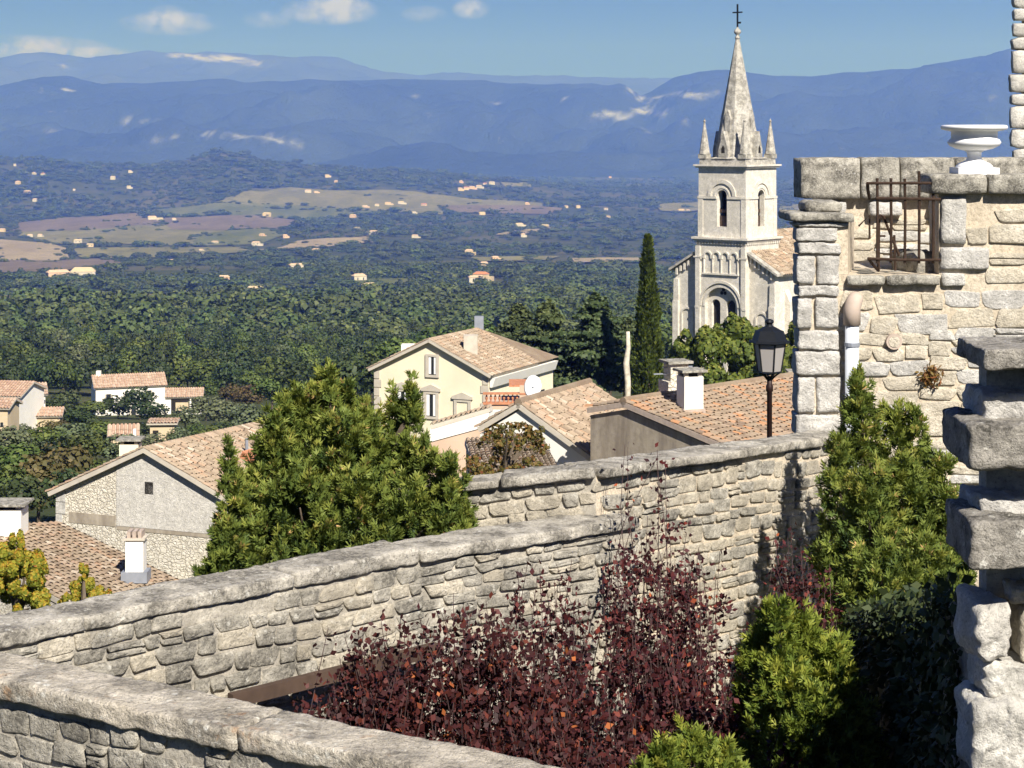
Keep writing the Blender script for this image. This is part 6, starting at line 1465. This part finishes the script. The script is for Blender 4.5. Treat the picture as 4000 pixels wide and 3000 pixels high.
me = bpy.data.meshes.new('forest'); me.vertices.add(len(xs)); me.vertices.foreach_set('co', np.stack([xs, ys, zz_], 1).astype(np.float32).ravel())
for nm, val in (('scl', sc_), ('rot', rs.uniform(0, 6.28, len(xs))), ('pick', rs.randint(0, 5, len(xs)).astype(float)), ('hgt', rs.uniform(.55, .95, len(xs))*np.interp(ys, [1000, 2200], [1.0, .62]))):
    a_ = me.attributes.new(nm, 'FLOAT', 'POINT'); a_.data.foreach_set('value', val.astype(np.float32))
me.update()
fo = tag(obj('forest', me), 'dense dark green woods filling the valley floor and far slopes', kind='stuff')
pc = bpy.data.collections.new('forest_prototypes')
for i in range(5):
    L_ = oak_lobes(300 + i, n=5) if i < 4 else [(0, 0, .2 + .14*j, .28*(1 - .15*j), .28*(1 - .15*j), .12) for j in range(6)]
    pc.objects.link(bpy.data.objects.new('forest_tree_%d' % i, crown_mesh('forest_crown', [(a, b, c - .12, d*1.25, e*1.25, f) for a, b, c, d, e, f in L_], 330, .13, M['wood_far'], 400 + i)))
ng = bpy.data.node_groups.new('forest_scatter', 'GeometryNodeTree')
ng.interface.new_socket('Geometry', in_out='INPUT', socket_type='NodeSocketGeometry'); ng.interface.new_socket('Geometry', in_out='OUTPUT', socket_type='NodeSocketGeometry')
N_ = ng.nodes; gi = N_.new('NodeGroupInput'); go = N_.new('NodeGroupOutput'); iop = N_.new('GeometryNodeInstanceOnPoints'); ci = N_.new('GeometryNodeCollectionInfo')
ci.inputs['Collection'].default_value = pc; ci.inputs['Separate Children'].default_value = True; ci.inputs['Reset Children'].default_value = True
def nattr(nm):
    a = N_.new('GeometryNodeInputNamedAttribute'); a.data_type = 'FLOAT'; a.inputs['Name'].default_value = nm; return a.outputs['Attribute']
cx = N_.new('ShaderNodeCombineXYZ'); ng.links.new(nattr('rot'), cx.inputs[2])
sx_ = N_.new('ShaderNodeCombineXYZ'); sa = nattr('scl'); mh = N_.new('ShaderNodeMath'); mh.operation = 'MULTIPLY'; ng.links.new(sa, mh.inputs[0]); ng.links.new(nattr('hgt'), mh.inputs[1])
ng.links.new(sa, sx_.inputs[0]); ng.links.new(sa, sx_.inputs[1]); ng.links.new(mh.outputs[0], sx_.inputs[2])
ng.links.new(gi.outputs[0], iop.inputs['Points']); ng.links.new(ci.outputs[0], iop.inputs['Instance']); iop.inputs['Pick Instance'].default_value = True
ng.links.new(nattr('pick'), iop.inputs['Instance Index']); ng.links.new(cx.outputs[0], iop.inputs['Rotation']); ng.links.new(sx_.outputs[0], iop.inputs['Scale'])
ng.links.new(iop.outputs[0], go.inputs[0])
md = fo.modifiers.new('scatter', 'NODES'); md.node_group = ng

# ------------------------------------------------------------------ haze
hz_m = bpy.data.materials.new('haze'); hz_m.use_nodes = True; ht = hz_m.node_tree; ht.nodes.clear()
ho = ht.nodes.new('ShaderNodeOutputMaterial'); hv_ = ht.nodes.new('ShaderNodeVolumePrincipled'); ht.links.new(hv_.outputs[0], ho.inputs['Volume'])
hv_.inputs['Color'].default_value = (0.15, 0.295, 1.0, 1); hv_.inputs['Absorption Color'].default_value = (1, 1, 1, 1)
hv_.inputs['Density'].default_value = 0.00014; hv_.inputs['Anisotropy'].default_value = 0.18
hm = MB().box(-27000, 27000, -400, 24500, -700, 1150).build('haze', hz_m); tag(hm, 'pale blue air over the whole valley', kind='stuff')

# labels that still coincide: told apart by their order in the photograph
seen = {}
for o in list(SC.objects):
    if o.parent is None and 'label' in o and 'category' in o: seen.setdefault(o['label'], []).append(o)
ORDX = ['leftmost', 'second from left', 'third from left', 'fourth from left', 'fifth from left', 'sixth from left', 'seventh from left', 'eighth from left', 'ninth from left', 'tenth from left']
for lb, L in seen.items():
    if 1 < len(L) <= 10:
        for k, o in enumerate(sorted(L, key=lambda o: o.location.x/max(o.location.y, 1))):
            w = lb.split(); tail = ORDX[k].split(); o['label'] = ' '.join(w[:16 - len(tail)]) + ', ' + ' '.join(tail)
